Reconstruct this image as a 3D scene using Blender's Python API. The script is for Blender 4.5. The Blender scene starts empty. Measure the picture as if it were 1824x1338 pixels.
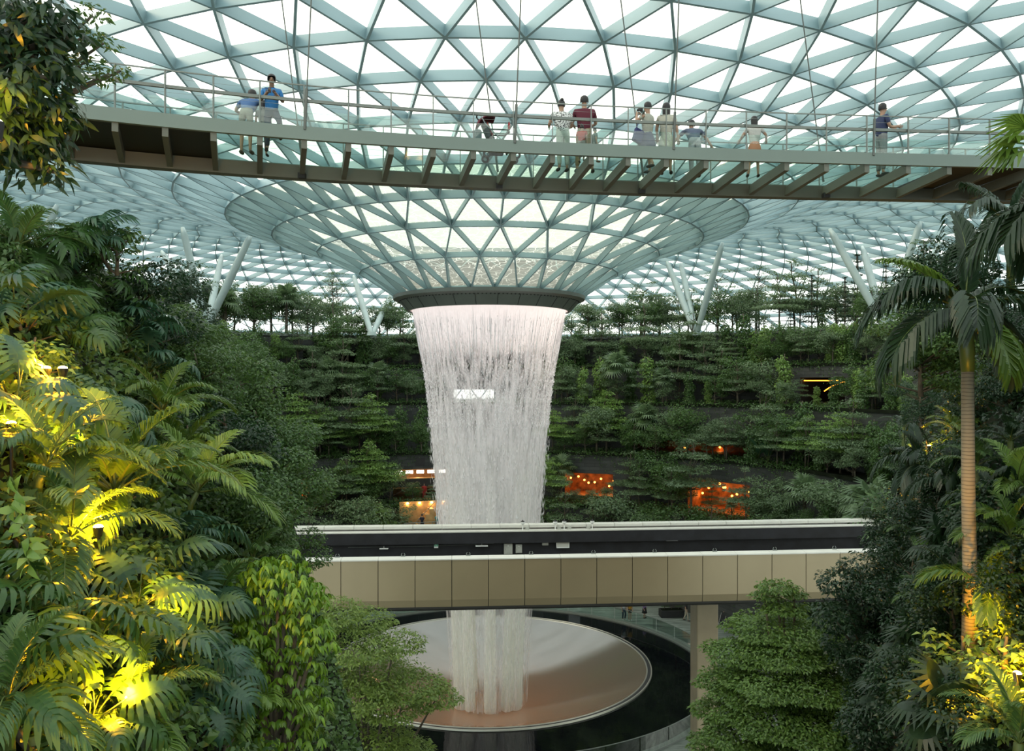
import bpy, math, random
import numpy as np
from mathutils import Vector, Matrix

R = math.radians
PI = math.pi
rnd = random.Random(7)
S = bpy.context.scene
COL = S.collection

# ---------------------------------------------------------------- camera, sky, sun, exposure
F = 1450.0
EYE = 20.0
HOR = 680.0
CX = 912.0
cam_data = bpy.data.cameras.new('camera')
cam_data.sensor_fit = 'HORIZONTAL'
cam_data.sensor_width = 36.0
cam_data.lens = 36.0 * F / 1824.0
cam_data.shift_y = (HOR - 669.0) / 1824.0
cam_data.clip_end = 600
cam = bpy.data.objects.new('camera', cam_data)
cam.location = (0, 0, EYE)
cam.rotation_euler = (R(90), 0, 0)
COL.objects.link(cam)
S.camera = cam

world = bpy.data.worlds.new('overcast_sky')
S.world = world
world.use_nodes = True
wn, wl = world.node_tree.nodes, world.node_tree.links
bg = wn['Background']
tc = wn.new('ShaderNodeTexCoord')
nz = wn.new('ShaderNodeTexNoise'); nz.inputs['Scale'].default_value = 1.6; nz.inputs['Detail'].default_value = 3
rp = wn.new('ShaderNodeValToRGB')
rp.color_ramp.elements[0].position = 0.35; rp.color_ramp.elements[0].color = (0.90, 0.97, 1.0, 1)
rp.color_ramp.elements[1].position = 0.65; rp.color_ramp.elements[1].color = (1.0, 0.95, 0.86, 1)
wl.new(tc.outputs['Generated'], nz.inputs['Vector'])
wl.new(nz.outputs['Fac'], rp.inputs['Fac'])
wl.new(rp.outputs['Color'], bg.inputs['Color'])
bg.inputs['Strength'].default_value = 2.2

sun_data = bpy.data.lights.new('sun', 'SUN')
sun_data.energy = 2.0
sun_data.angle = R(30)
sun_data.color = (1.0, 0.80, 0.58)
sun = bpy.data.objects.new('sun', sun_data)
sun.rotation_euler = Vector((0.68, 0.16, -0.60)).to_track_quat('-Z', 'Y').to_euler()
COL.objects.link(sun)

vs = S.view_settings
S.display_settings.display_device = 'sRGB'
vs.view_transform = 'Standard'
vs.look = 'None'
vs.gamma = 1.0
vs.use_curve_mapping = False
vs.exposure = 0.0
cy = S.cycles
cy.max_bounces = 6
cy.diffuse_bounces = 3
cy.glossy_bounces = 3
cy.transmission_bounces = 4
cy.transparent_max_bounces = 20
cy.caustics_reflective = False
cy.caustics_refractive = False

# ---------------------------------------------------------------- helpers
def P(px, py, Z):
    """world point seen at photograph pixel (px, py) at depth Z"""
    return Vector(((px - CX) / F * Z, Z, EYE + (HOR - py) / F * Z))

def link(o, parent=None):
    COL.objects.link(o)
    if parent is not None:
        o.parent = parent
    return o

def tag(o, label=None, cat=None, group=None, kind=None):
    if label: o['label'] = label
    if cat: o['category'] = cat
    if group: o['group'] = group
    if kind: o['kind'] = kind
    return o

def empty(name, loc=(0, 0, 0), rz=0.0):
    o = bpy.data.objects.new(name, None)
    o.location = loc
    o.rotation_euler = (0, 0, rz)
    o.empty_display_size = 0.2
    return link(o)

class MB:
    """collects shapes into one mesh"""
    def __init__(self):
        self.v = []; self.f = []; self.mi = []
    def add(self, v, f, m=0):
        b = len(self.v)
        self.v.extend([tuple(p) for p in v])
        self.f.extend([tuple(i + b for i in q) for q in f])
        self.mi.extend([m] * len(f))
        return self
    def box(self, c, s, M=None, m=0):
        hx, hy, hz = s[0] / 2, s[1] / 2, s[2] / 2
        vs_ = [Vector((x, y, z)) for x in (-hx, hx) for y in (-hy, hy) for z in (-hz, hz)]
        if M is not None: vs_ = [M @ p for p in vs_]
        c = Vector(c)
        vs_ = [p + c for p in vs_]
        return self.add(vs_, [(0, 1, 3, 2), (4, 6, 7, 5), (0, 4, 5, 1), (2, 3, 7, 6), (0, 2, 6, 4), (1, 5, 7, 3)], m)
    def bar(self, a, b, w, h, up=(0, 0, 1), m=0):
        a, b = Vector(a), Vector(b)
        d = (b - a)
        if d.length < 1e-6: return self
        d.normalize()
        up = Vector(up)
        s = d.cross(up)
        if s.length < 1e-5: s = d.cross(Vector((1, 0, 0)))
        s.normalize(); u = s.cross(d).normalized()
        vs_ = []
        for p in (a, b):
            for i, j in ((-1, -1), (1, -1), (1, 1), (-1, 1)):
                vs_.append(p + s * (w / 2 * i) + u * (h / 2 * j))
        return self.add(vs_, [(3, 2, 1, 0), (4, 5, 6, 7), (0, 1, 5, 4), (1, 2, 6, 5), (2, 3, 7, 6), (3, 0, 4, 7)], m)
    def tube(self, pts, rad, n=8, caps=True, m=0):
        pts = [Vector(p) for p in pts]
        k = len(pts)
        if not hasattr(rad, '__len__'): rad = [rad] * k
        vs_, fs = [], []
        prev = None
        for i, p in enumerate(pts):
            d = (pts[min(i + 1, k - 1)] - pts[max(i - 1, 0)]).normalized()
            if prev is None:
                a = d.orthogonal().normalized()
            else:
                a = (prev - d * prev.dot(d))
                a = a.normalized() if a.length > 1e-6 else d.orthogonal().normalized()
            prev = a
            b = d.cross(a)
            for j in range(n):
                t = 2 * PI * j / n
                vs_.append(p + (a * math.cos(t) + b * math.sin(t)) * rad[i])
        for i in range(k - 1):
            for j in range(n):
                j2 = (j + 1) % n
                fs.append((i * n + j, i * n + j2, (i + 1) * n + j2, (i + 1) * n + j))
        if caps:
            fs.append(tuple(range(n))[::-1]); fs.append(tuple((k - 1) * n + j for j in range(n)))
        return self.add(vs_, fs, m)
    def lathe(self, prof, n=48, c=(0, 0, 0), a0=0.0, a1=2 * PI, m=0):
        full = abs(a1 - a0 - 2 * PI) < 1e-6
        cols = n if full else n + 1
        vs_, fs = [], []
        for i in range(cols):
            t = a0 + (a1 - a0) * i / n
            for r, z in prof:
                vs_.append((c[0] + r * math.sin(t), c[1] - r * math.cos(t), c[2] + z))
        k = len(prof)
        for i in range(n):
            i2 = (i + 1) % cols
            for j in range(k - 1):
                fs.append((i * k + j, i2 * k + j, i2 * k + j + 1, i * k + j + 1))
        return self.add(vs_, fs, m)
    def sphere(self, c, r, n=12, k=8, s=(1, 1, 1), m=0):
        prof = [(max(1e-4, r * math.sin(PI * i / k)), -r * math.cos(PI * i / k)) for i in range(k + 1)]
        t = MB().lathe(prof, n)
        return self.add([(c[0] + p[0] * s[0], c[1] + p[1] * s[1], c[2] + p[2] * s[2]) for p in t.v], t.f, m)
    def data(self, name, mats, smooth=False):
        me = bpy.data.meshes.new(name)
        me.from_pydata([tuple(p) for p in self.v], [], self.f)
        if not isinstance(mats, (list, tuple)): mats = [mats]
        for m_ in mats: me.materials.append(m_)
        if len(mats) > 1: me.polygons.foreach_set('material_index', self.mi)
        if smooth: me.polygons.foreach_set('use_smooth', [True] * len(me.polygons))
        me.update()
        return me
    def build(self, name, mats, parent=None, smooth=False, loc=None):
        o = bpy.data.objects.new(name, self.data(name, mats, smooth))
        if loc is not None: o.location = loc
        return link(o, parent)

def bevel(o, w=0.02, seg=2):
    b = o.modifiers.new('bevel', 'BEVEL'); b.width = w; b.segments = seg; b.limit_method = 'ANGLE'
    return o

def np_mesh(name, V, Fq, mats, mi=None, smooth=False):
    """V (n,3), Fq (m,3 or 4) -> mesh data"""
    me = bpy.data.meshes.new(name)
    V = np.asarray(V, dtype=np.float32); Fq = np.asarray(Fq, dtype=np.int32)
    k = Fq.shape[1]
    me.vertices.add(len(V)); me.vertices.foreach_set('co', V.ravel())
    me.loops.add(Fq.size); me.loops.foreach_set('vertex_index', Fq.ravel())
    me.polygons.add(len(Fq)); me.polygons.foreach_set('loop_start', np.arange(0, Fq.size, k, dtype=np.int32))
    if not isinstance(mats, (list, tuple)): mats = [mats]
    for m_ in mats: me.materials.append(m_)
    if mi is not None: me.polygons.foreach_set('material_index', np.asarray(mi, dtype=np.int32))
    if smooth: me.polygons.foreach_set('use_smooth', np.ones(len(Fq), dtype=bool))
    me.update(calc_edges=True)
    return me

def obj(name, me, parent=None, loc=None, rot=None, sc=None):
    o = bpy.data.objects.new(name, me)
    if loc is not None: o.location = loc
    if rot is not None: o.rotation_euler = rot
    if sc is not None: o.scale = (sc, sc, sc) if not hasattr(sc, '__len__') else sc
    return link(o, parent)

# ---------------------------------------------------------------- materials
def new_mat(name):
    m = bpy.data.materials.new(name)
    m.use_nodes = True
    return m, m.node_tree.nodes, m.node_tree.links

def pmat(name, col, rough=0.5, metal=0.0, var=0.0, scale=6.0, bump=0.0, emit=None, es=0.0, spec=0.5, coat=0.0):
    m, n, l = new_mat(name)
    b = n['Principled BSDF']
    b.inputs['Base Color'].default_value = (*col, 1)
    b.inputs['Roughness'].default_value = rough
    b.inputs['Metallic'].default_value = metal
    b.inputs['Specular IOR Level'].default_value = spec
    b.inputs['Coat Weight'].default_value = coat
    if emit:
        b.inputs['Emission Color'].default_value = (*emit, 1)
        b.inputs['Emission Strength'].default_value = es
    if var or bump:
        t = n.new('ShaderNodeTexCoord'); z = n.new('ShaderNodeTexNoise')
        z.inputs['Scale'].default_value = scale; z.inputs['Detail'].default_value = 5
        l.new(t.outputs['Object'], z.inputs['Vector'])
        if var:
            r = n.new('ShaderNodeValToRGB')
            r.color_ramp.elements[0].position = 0.3; r.color_ramp.elements[1].position = 0.7
            r.color_ramp.elements[0].color = (*[c * (1 - var) for c in col], 1)
            r.color_ramp.elements[1].color = (*[min(1, c * (1 + var)) for c in col], 1)
            l.new(z.outputs['Fac'], r.inputs['Fac']); l.new(r.outputs['Color'], b.inputs['Base Color'])
        if bump:
            bp = n.new('ShaderNodeBump'); bp.inputs['Strength'].default_value = bump; bp.inputs['Distance'].default_value = 0.05
            l.new(z.outputs['Fac'], bp.inputs['Height']); l.new(bp.outputs['Normal'], b.inputs['Normal'])
    return m

def leaf_mat(name, c0, c1, rough=0.4, trans=0.35, tcol=None, gloss=0.5):
    """leaf: colour varies from leaf to leaf, light passes through"""
    m, n, l = new_mat(name)
    b = n['Principled BSDF']; out = n['Material Output']
    g = n.new('ShaderNodeNewGeometry'); oi = n.new('ShaderNodeObjectInfo')
    mx = n.new('ShaderNodeMath'); mx.operation = 'MULTIPLY_ADD'; mx.inputs[1].default_value = 0.7
    m2 = n.new('ShaderNodeMath'); m2.operation = 'MULTIPLY'; m2.inputs[1].default_value = 0.3
    l.new(oi.outputs['Random'], m2.inputs[0]); l.new(g.outputs['Random Per Island'], mx.inputs[0]); l.new(m2.outputs[0], mx.inputs[2])
    r = n.new('ShaderNodeValToRGB')
    r.color_ramp.elements[0].color = (*c0, 1); r.color_ramp.elements[1].color = (*c1, 1)
    l.new(mx.outputs[0], r.inputs['Fac']); l.new(r.outputs['Color'], b.inputs['Base Color'])
    b.inputs['Roughness'].default_value = rough
    b.inputs['Specular IOR Level'].default_value = gloss
    t = n.new('ShaderNodeBsdfTranslucent')
    hs = n.new('ShaderNodeHueSaturation'); hs.inputs['Hue'].default_value = 0.485; hs.inputs['Value'].default_value = 1.5
    l.new(r.outputs['Color'], hs.inputs['Color']); l.new(hs.outputs['Color'], t.inputs['Color'])
    ms = n.new('ShaderNodeMixShader'); ms.inputs[0].default_value = trans
    l.new(b.outputs[0], ms.inputs[1]); l.new(t.outputs[0], ms.inputs[2]); l.new(ms.outputs[0], out.inputs['Surface'])
    return m

def glass_mat(name, tint, refl=0.06, rough=0.02, fres=0.45):
    m, n, l = new_mat(name)
    n.remove(n['Principled BSDF']); out = n['Material Output']
    t = n.new('ShaderNodeBsdfTransparent'); t.inputs['Color'].default_value = (*tint, 1)
    g = n.new('ShaderNodeBsdfGlossy'); g.inputs['Roughness'].default_value = rough
    lw = n.new('ShaderNodeLayerWeight'); lw.inputs['Blend'].default_value = 0.25
    mu = n.new('ShaderNodeMath'); mu.operation = 'MULTIPLY_ADD'; mu.inputs[1].default_value = fres; mu.inputs[2].default_value = refl
    l.new(lw.outputs['Fresnel'], mu.inputs[0])
    ms = n.new('ShaderNodeMixShader')
    l.new(mu.outputs[0], ms.inputs[0]); l.new(t.outputs[0], ms.inputs[1]); l.new(g.outputs[0], ms.inputs[2])
    l.new(ms.outputs[0], out.inputs['Surface'])
    return m

M = {}
M['steel'] = pmat('pale_blue_steel', (0.275, 0.395, 0.425), 0.45, 0.0, 0.06, 0.4)
M['ring'] = pmat('grey_green_metal', (0.13, 0.15, 0.13), 0.45, 0.2, 0.1, 0.8)
M['drum'] = pmat('white_drum_lining', (0.82, 0.74, 0.72), 0.5)
M['roof_glass'] = glass_mat('roof_glass', (0.93, 0.985, 0.96), 0.02)
M['clear'] = glass_mat('clear_glass', (0.88, 0.96, 0.93), 0.05)
M['deck_glass'] = glass_mat('deck_glass', (0.86, 0.965, 0.925), 0.03, 0.08, 0.14)
M['column'] = pmat('column_paint', (0.36, 0.45, 0.44), 0.45, 0, 0.08, 0.7)
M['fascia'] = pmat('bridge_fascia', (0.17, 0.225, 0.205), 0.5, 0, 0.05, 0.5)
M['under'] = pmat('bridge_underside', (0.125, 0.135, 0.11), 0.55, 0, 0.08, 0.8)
M['dark_panel'] = pmat('dark_soffit_panel', (0.018, 0.02, 0.02), 0.6)
M['rail'] = pmat('rail_steel', (0.20, 0.225, 0.21), 0.4, 0.3)
M['cable'] = pmat('cable_steel', (0.12, 0.13, 0.12), 0.4, 0.6)
M['beige'] = pmat('champagne_panel', (0.31, 0.255, 0.155), 0.36, 0.35, 0.05, 0.5)
M['seam'] = pmat('panel_seam', (0.02, 0.02, 0.018), 0.8)
M['cap'] = pmat('pale_coping', (0.62, 0.62, 0.57), 0.45, 0, 0.05, 1.0)
M['black_wall'] = pmat('black_track_wall', (0.012, 0.013, 0.017), 0.65, 0, 0.5, 1.5, 0.1)
M['track_floor'] = pmat('track_floor', (0.035, 0.035, 0.035), 0.8, 0, 0.3, 2)
M['pier'] = pmat('pier_paint', (0.30, 0.25, 0.16), 0.5, 0, 0.12, 0.9)
M['white'] = pmat('white_plastic', (0.80, 0.82, 0.80), 0.4)
M['grey_box'] = pmat('grey_enclosure', (0.40, 0.41, 0.37), 0.5, 0, 0.1, 3)
M['black'] = pmat('black_rubber', (0.012, 0.012, 0.013), 0.5)
M['green_sign'] = pmat('green_sign_face', (0.05, 0.42, 0.25), 0.5)
M['soil'] = pmat('dark_soil', (0.012, 0.016, 0.009), 0.95, 0, 0.5, 1.2, 0.3, spec=0.1)
M['bark'] = pmat('bark', (0.10, 0.085, 0.06), 0.85, 0, 0.4, 6, 0.3)
M['pale_bark'] = pmat('pale_bark', (0.22, 0.20, 0.16), 0.85, 0, 0.3, 6, 0.3)

def stone_mat(name, c0, c1, bw, bh, mortar=0.012):
    m, n, l = new_mat(name)
    b = n['Principled BSDF']
    t = n.new('ShaderNodeUVMap')
    br = n.new('ShaderNodeTexBrick')
    br.inputs['Scale'].default_value = 1.0
    br.inputs['Brick Width'].default_value = bw; br.inputs['Row Height'].default_value = bh
    br.inputs['Mortar Size'].default_value = mortar; br.inputs['Bias'].default_value = 0.1
    br.inputs['Color1'].default_value = (*c0, 1); br.inputs['Color2'].default_value = (*c1, 1)
    br.inputs['Mortar'].default_value = (*[c * 0.35 for c in c0], 1)
    l.new(t.outputs['UV'], br.inputs['Vector'])
    l.new(br.outputs['Color'], b.inputs['Base Color'])
    b.inputs['Roughness'].default_value = 0.7
    bp = n.new('ShaderNodeBump'); bp.inputs['Strength'].default_value = 0.5; bp.inputs['Distance'].default_value = 0.03
    l.new(br.outputs['Fac'], bp.inputs['Height']); bp.invert = True
    l.new(bp.outputs['Normal'], b.inputs['Normal'])
    return m
M['slate'] = stone_mat('slate_blocks', (0.030, 0.034, 0.033), (0.055, 0.060, 0.058), 1.1, 0.35)

# ---------------------------------------------------------------- the place: axis of the funnel
AX, AY = -1.62, 58.0
def cyl(r, t, z):
    """t = 0 towards the camera, positive to the right"""
    return Vector((AX + r * math.sin(t), AY - r * math.cos(t), z))

prof_r = [6.55, 9.2, 12.05, 14.9, 17.8, 20.9, 23.8, 26.6, 29.4, 32.3, 35.3, 38.2, 41.1, 44.0, 46.9, 49.7, 52.4, 55.0, 57.4, 59.6, 61.6, 63.4, 64.9, 66.2, 67.2, 67.9, 68.4, 68.7, 68.8, 68.8, 68.8]
prof_z = [25.65, 27.35, 28.62, 29.68, 30.72, 31.75, 32.6, 33.22, 33.75, 34.2, 34.5, 34.65, 34.6, 34.35, 33.9, 33.25, 32.4, 31.3, 30.0, 28.4, 26.5, 24.4, 22.1, 19.7, 17.1, 14.4, 11.6, 8.8, 5.9, 2.9, 0.0]
def roof_z(r):
    return float(np.interp(r, prof_r[:26], prof_z[:26]))
# ---------------------------------------------------------------- ceiling: triangular steel grid shell
def build_roof():
    N0 = 27
    rings = []
    n = N0
    turn = 2 * PI
    off = 0.345 - 1.0          # node offset of the r = 12.05 ring, in cells
    offs = []
    for i, r in enumerate(prof_r):
        if i < 3: n_ = 27; o = (0.345 if i in (0, 2) else 0.845)
        elif i < 11: n_ = 54; o = (0.69 if (i - 3) % 2 == 0 else 0.19)
        else: n_ = 108; o = None
        offs.append([n_, o])
    # same azimuth at doubling: node j of the lower ring = node 2j of the upper one
    k = 11
    base = offs[10][1] * 2
    for i in range(k, len(prof_r)):
        offs[i][1] = base + (0.5 if (i - k) % 2 else 0.0)
    def node(i, j, d=0.0):
        n_, o = offs[i]
        t = (j + o) / n_ * 2 * PI
        r, z = prof_r[i], prof_z[i]
        # outward normal of the shell
        i0, i1 = max(i - 1, 0), min(i + 1, len(prof_r) - 1)
        dr, dz = prof_r[i1] - prof_r[i0], prof_z[i1] - prof_z[i0]
        ll = math.hypot(dr, dz); nr, nz_ = -dz / ll, dr / ll
        return cyl(r + nr * d, t, z + nz_ * d)
    edges, tris = [], []
    for i in range(len(prof_r)):
        n_, o = offs[i]
        for j in range(n_):
            edges.append(((i, j), (i, (j + 1) % n_)))
        if i + 1 < len(prof_r):
            n2, o2 = offs[i + 1]
            if n2 == n_:
                # neighbour of j above: offsets differ by half a cell
                lo = 0 if o2 < o else -1   # upper node just left of j
                for j in range(n_):
                    a = (j if o2 < o else j - 1) % n_
                    b = (a + 1) % n_
                    edges.append(((i, j), (i + 1, a))); edges.append(((i, j), (i + 1, b)))
                    tris.append(((i, j), (i + 1, b), (i + 1, a)))
                    tris.append(((i, j), (i, (j + 1) % n_), (i + 1, b)))
            else:
                for j in range(n_):
                    c = (2 * j) % n2
                    # check azimuth agreement
                    for q in (-1, 0, 1):
                        edges.append(((i, j), (i + 1, (c + q) % n2)))
                    tris.append(((i, j), (i + 1, c), (i + 1, (c - 1) % n2)))
                    tris.append(((i, j), (i + 1, (c + 1) % n2), (i + 1, c)))
                    tris.append(((i, j), (i, (j + 1) % n_), (i + 1, (c + 1) % n2)))
    mb = MB()
    D = 0.58
    for (a, b) in edges:
        i = (a[0] + b[0]) / 2
        dep = 0.40 if i < 3 else (0.52 if i < 11 else 0.56)
        w = 0.085 if i < 3 else (0.105 if i < 11 else 0.085)
        p0, p1 = node(*a), node(*b)
        q0, q1 = node(*a, D), node(*b, D)
        u0 = (q0 - p0).normalized(); u1 = (q1 - p1).normalized()
        p0 = q0 - u0 * dep; p1 = q1 - u1 * dep
        d = (p1 - p0).normalized()
        s = d.cross((u0 + u1).normalized()).normalized() * (w / 2)
        vs_ = [p0 - s, p0 + s, q0 + s, q0 - s, p1 - s, p1 + s, q1 + s, q1 - s]
        mb.add(vs_, [(3, 2, 1, 0), (4, 5, 6, 7), (0, 1, 5, 4), (1, 2, 6, 5), (2, 3, 7, 6), (3, 0, 4, 7)])
    # node hubs
    for i in range(1, 20):
        n_ = offs[i][0]
        for j in range(n_):
            p, q = node(i, j, 0.0), node(i, j, D)
            rr = 0.13 if i < 11 else 0.10
            mb.tube([p + (q - p) * (0.12 if i >= 3 else 0.28), q], rr, 6)
    tag(mb.build('ceiling_frame', M['steel']), kind='structure')
    g = [[], []]
    for t in tris:
        g[0 if max(x[0] for x in t) <= 4 else 1].append(t)
    for nm, lst, mt in (('ceiling_funnel_glass', g[0], M['wet_glass']), ('ceiling_glass', g[1], M['roof_glass'])):
        gb = MB()
        idx = {}
        for t in lst:
            f = []
            for nd in t:
                if nd not in idx:
                    idx[nd] = len(gb.v); gb.v.append(tuple(node(*nd, D - 0.03)))
                f.append(idx[nd])
            gb.f.append(tuple(f)); gb.mi.append(0)
        tag(gb.build(nm, mt), kind='structure')

def wet_glass():
    m, n, l = new_mat('wet_funnel_glass')
    n.remove(n['Principled BSDF']); out = n['Material Output']
    tcn = n.new('ShaderNodeTexCoord')
    mp = n.new('ShaderNodeMapping'); mp.inputs['Scale'].default_value = (1.0, 1.0, 2.6)
    l.new(tcn.outputs['Object'], mp.inputs['Vector'])
    nzn = n.new('ShaderNodeTexNoise'); nzn.inputs['Scale'].default_value = 1.1; nzn.inputs['Detail'].default_value = 2
    l.new(mp.outputs[0], nzn.inputs['Vector'])
    mixv = n.new('ShaderNodeMix'); mixv.data_type = 'RGBA'; mixv.inputs['Factor'].default_value = 0.55
    l.new(mp.outputs[0], mixv.inputs['A']); l.new(nzn.outputs['Color'], mixv.inputs['B'])
    vo = n.new('ShaderNodeTexVoronoi'); vo.feature = 'DISTANCE_TO_EDGE'; vo.inputs['Scale'].default_value = 3.6
    l.new(mixv.outputs['Result'], vo.inputs['Vector'])
    rp_ = n.new('ShaderNodeValToRGB')
    rp_.color_ramp.elements[0].position = 0.0; rp_.color_ramp.elements[0].color = (1, 1, 1, 1)
    rp_.color_ramp.elements[1].position = 0.04; rp_.color_ramp.elements[1].color = (0, 0, 0, 1)
    l.new(vo.outputs['Distance'], rp_.inputs['Fac'])
    t = n.new('ShaderNodeBsdfTransparent'); t.inputs['Color'].default_value = (0.36, 0.43, 0.36, 1)
    tl = n.new('ShaderNodeBsdfTranslucent'); tl.inputs['Color'].default_value = (0.95, 0.98, 0.88, 1)
    m1 = n.new('ShaderNodeMath'); m1.operation = 'MULTIPLY_ADD'; m1.inputs[1].default_value = 0.5; m1.inputs[2].default_value = 0.18
    l.new(rp_.outputs['Color'], m1.inputs[0])
    ms = n.new('ShaderNodeMixShader')
    l.new(m1.outputs[0], ms.inputs[0]); l.new(t.outputs[0], ms.inputs[1]); l.new(tl.outputs[0], ms.inputs[2])
    gl = n.new('ShaderNodeBsdfGlossy'); gl.inputs['Roughness'].default_value = 0.1
    m2 = n.new('ShaderNodeMixShader'); m2.inputs[0].default_value = 0.05
    l.new(ms.outputs[0], m2.inputs[1]); l.new(gl.outputs[0], m2.inputs[2])
    l.new(m2.outputs[0], out.inputs['Surface'])
    return m
M['wet_glass'] = wet_glass()
build_roof()

# oculus ring
oc = empty('oculus_ring', (AX, AY, 25.0))
tag(oc, 'round grey metal oculus ring at the foot of the glass funnel, water pouring from it', 'oculus ring')
rb = MB().lathe([(5.58, 0.02), (5.60, -0.05), (5.78, -0.05), (6.35, 0.62), (6.78, 0.75), (6.80, 0.98), (6.5, 1.02)], 96)
for i in range(27):
    t = (i + 0.5) / 27 * 2 * PI
    a = cyl(5.80, t, 24.965) - Vector((AX, AY, 25)); b = cyl(6.36, t, 25.61) - Vector((AX, AY, 25))
    rb.bar(a, b, 0.03, 0.02, (math.sin(t), -math.cos(t), -0.8), m=1)
for i in range(150):
    t = i / 150 * 2 * PI
    rb.box(cyl(6.37, t, 25.60) - Vector((AX, AY, 25)), (0.08, 0.05, 0.05), Matrix.Rotation(t, 3, 'Z'), m=1)
rb.build('ring_casing', [M['ring'], M['seam']], oc)
MB().lathe([(5.57, 0.0), (5.50, 0.6), (5.50, 2.0), (5.9, 2.4)], 96).build('drum_lining', M['drum'], oc, smooth=True)

# ---------------------------------------------------------------- waterfall
def water_mat(name, zs, alphas, streak, col, sxy=5.0, sz=0.35, contrast=(0.35, 0.65)):
    """falling water: opacity follows height along the fall, broken by vertical streaks"""
    m, n, l = new_mat(name)
    n.remove(n['Principled BSDF']); out = n['Material Output']
    tcn = n.new('ShaderNodeTexCoord')
    sep = n.new('ShaderNodeSeparateXYZ'); l.new(tcn.outputs['Object'], sep.inputs[0])
    fr = n.new('ShaderNodeMapRange'); fr.inputs['From Min'].default_value = -31; fr.inputs['From Max'].default_value = 1
    l.new(sep.outputs['Z'], fr.inputs['Value'])
    def ramp(vals):
        rpn = n.new('ShaderNodeValToRGB'); cr = rpn.color_ramp
        while len(cr.elements) < len(vals): cr.elements.new(0.5)
        for e, (z, v) in zip(cr.elements, vals):
            e.position = (z + 31) / 32.0; e.color = (v, v, v, 1)
        l.new(fr.outputs[0], rpn.inputs['Fac'])
        return rpn
    base = ramp(list(zip(zs, alphas)))
    stk = ramp(list(zip(zs, streak)))
    mp = n.new('ShaderNodeMapping'); mp.inputs['Scale'].default_value = (sxy, sxy, sz)
    l.new(tcn.outputs['Object'], mp.inputs['Vector'])
    nz1 = n.new('ShaderNodeTexNoise'); nz1.inputs['Scale'].default_value = 1.0; nz1.inputs['Detail'].default_value = 4; nz1.inputs['Roughness'].default_value = 0.65
    l.new(mp.outputs[0], nz1.inputs['Vector'])
    cm = n.new('ShaderNodeMapRange'); cm.inputs['From Min'].default_value = contrast[0]; cm.inputs['From Max'].default_value = contrast[1]
    l.new(nz1.outputs['Fac'], cm.inputs['Value'])
    # alpha = base * (1 - streak) + base*2*streak*noise
    a1 = n.new('ShaderNodeMath'); a1.operation = 'SUBTRACT'; l.new(cm.outputs[0], a1.inputs[0]); a1.inputs[1].default_value = 0.5
    a2 = n.new('ShaderNodeMath'); a2.operation = 'MULTIPLY'; l.new(a1.outputs[0], a2.inputs[0]); l.new(stk.outputs['Color'], a2.inputs[1])
    a3 = n.new('ShaderNodeMath'); a3.operation = 'ADD'; a3.use_clamp = True; l.new(a2.outputs[0], a3.inputs[0]); l.new(base.outputs['Color'], a3.inputs[1])
    t = n.new('ShaderNodeBsdfTransparent')
    d = n.new('ShaderNodeBsdfDiffuse'); d.inputs['Color'].default_value = (*col, 1)
    tl = n.new('ShaderNodeBsdfTranslucent'); tl.inputs['Color'].default_value = (*col, 1)
    mx = n.new('ShaderNodeMixShader'); mx.inputs[0].default_value = 0.5
    l.new(d.outputs[0], mx.inputs[1]); l.new(tl.outputs[0], mx.inputs[2])
    ms = n.new('ShaderNodeMixShader')
    l.new(a3.outputs[0], ms.inputs[0]); l.new(t.outputs[0], ms.inputs[1]); l.new(mx.outputs[0], ms.inputs[2])
    l.new(ms.outputs[0], out.inputs['Surface'])
    return m

wf_z = [25.35, 25.0, 24.2, 22.4, 19.2, 15.2, 10.0, 3.2, -4.4, -6]
wf_r = [5.50, 5.47, 5.28, 4.88, 4.42, 4.0, 3.62, 3.02, 2.62, 2.5]
def fall_r(z): return float(np.interp(-z, [-q for q in wf_z], wf_r))
wf = empty('waterfall', (AX, AY, 25.0))
tag(wf, 'tall round waterfall falling from the oculus into the pool bowl', 'waterfall')
def fall_shell(name, dr, mat, z1=25.35, z0=-2.6, n=120, k=48):
    prof = []
    for i in range(k + 1):
        z = z0 + (z1 - z0) * i / k
        prof.append((max(0.3, fall_r(z) + dr), z - 25.0))
    return MB().lathe(prof, n).build(name, mat, wf, smooth=True)
fall_shell('water_sheet', 0.0, water_mat('water_sheet', [-31, -22, -15, -9, -5.5, -3.2, -1.6, 0.4], [0.12, 0.20, 0.46, 0.46, 0.20, 0.26, 0.82, 0.93], [0.9, 0.7, 0.4, 0.5, 0.8, 0.9, 0.3, 0.05], (0.97, 0.93, 0.94), 4.5, 0.22))
fall_shell('water_spray', -0.28, water_mat('water_spray', [-31, -22, -15, -9, -5.5, -3.2, -1.6, 0.4], [0.10, 0.16, 0.36, 0.28, 0.08, 0.05, 0.06, 0.0], [0.7, 0.5, 0.4, 0.5, 0.6, 0.5, 0.3, 0.0], (0.96, 0.97, 0.98), 2.2, 0.12, (0.4, 0.6)))
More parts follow.
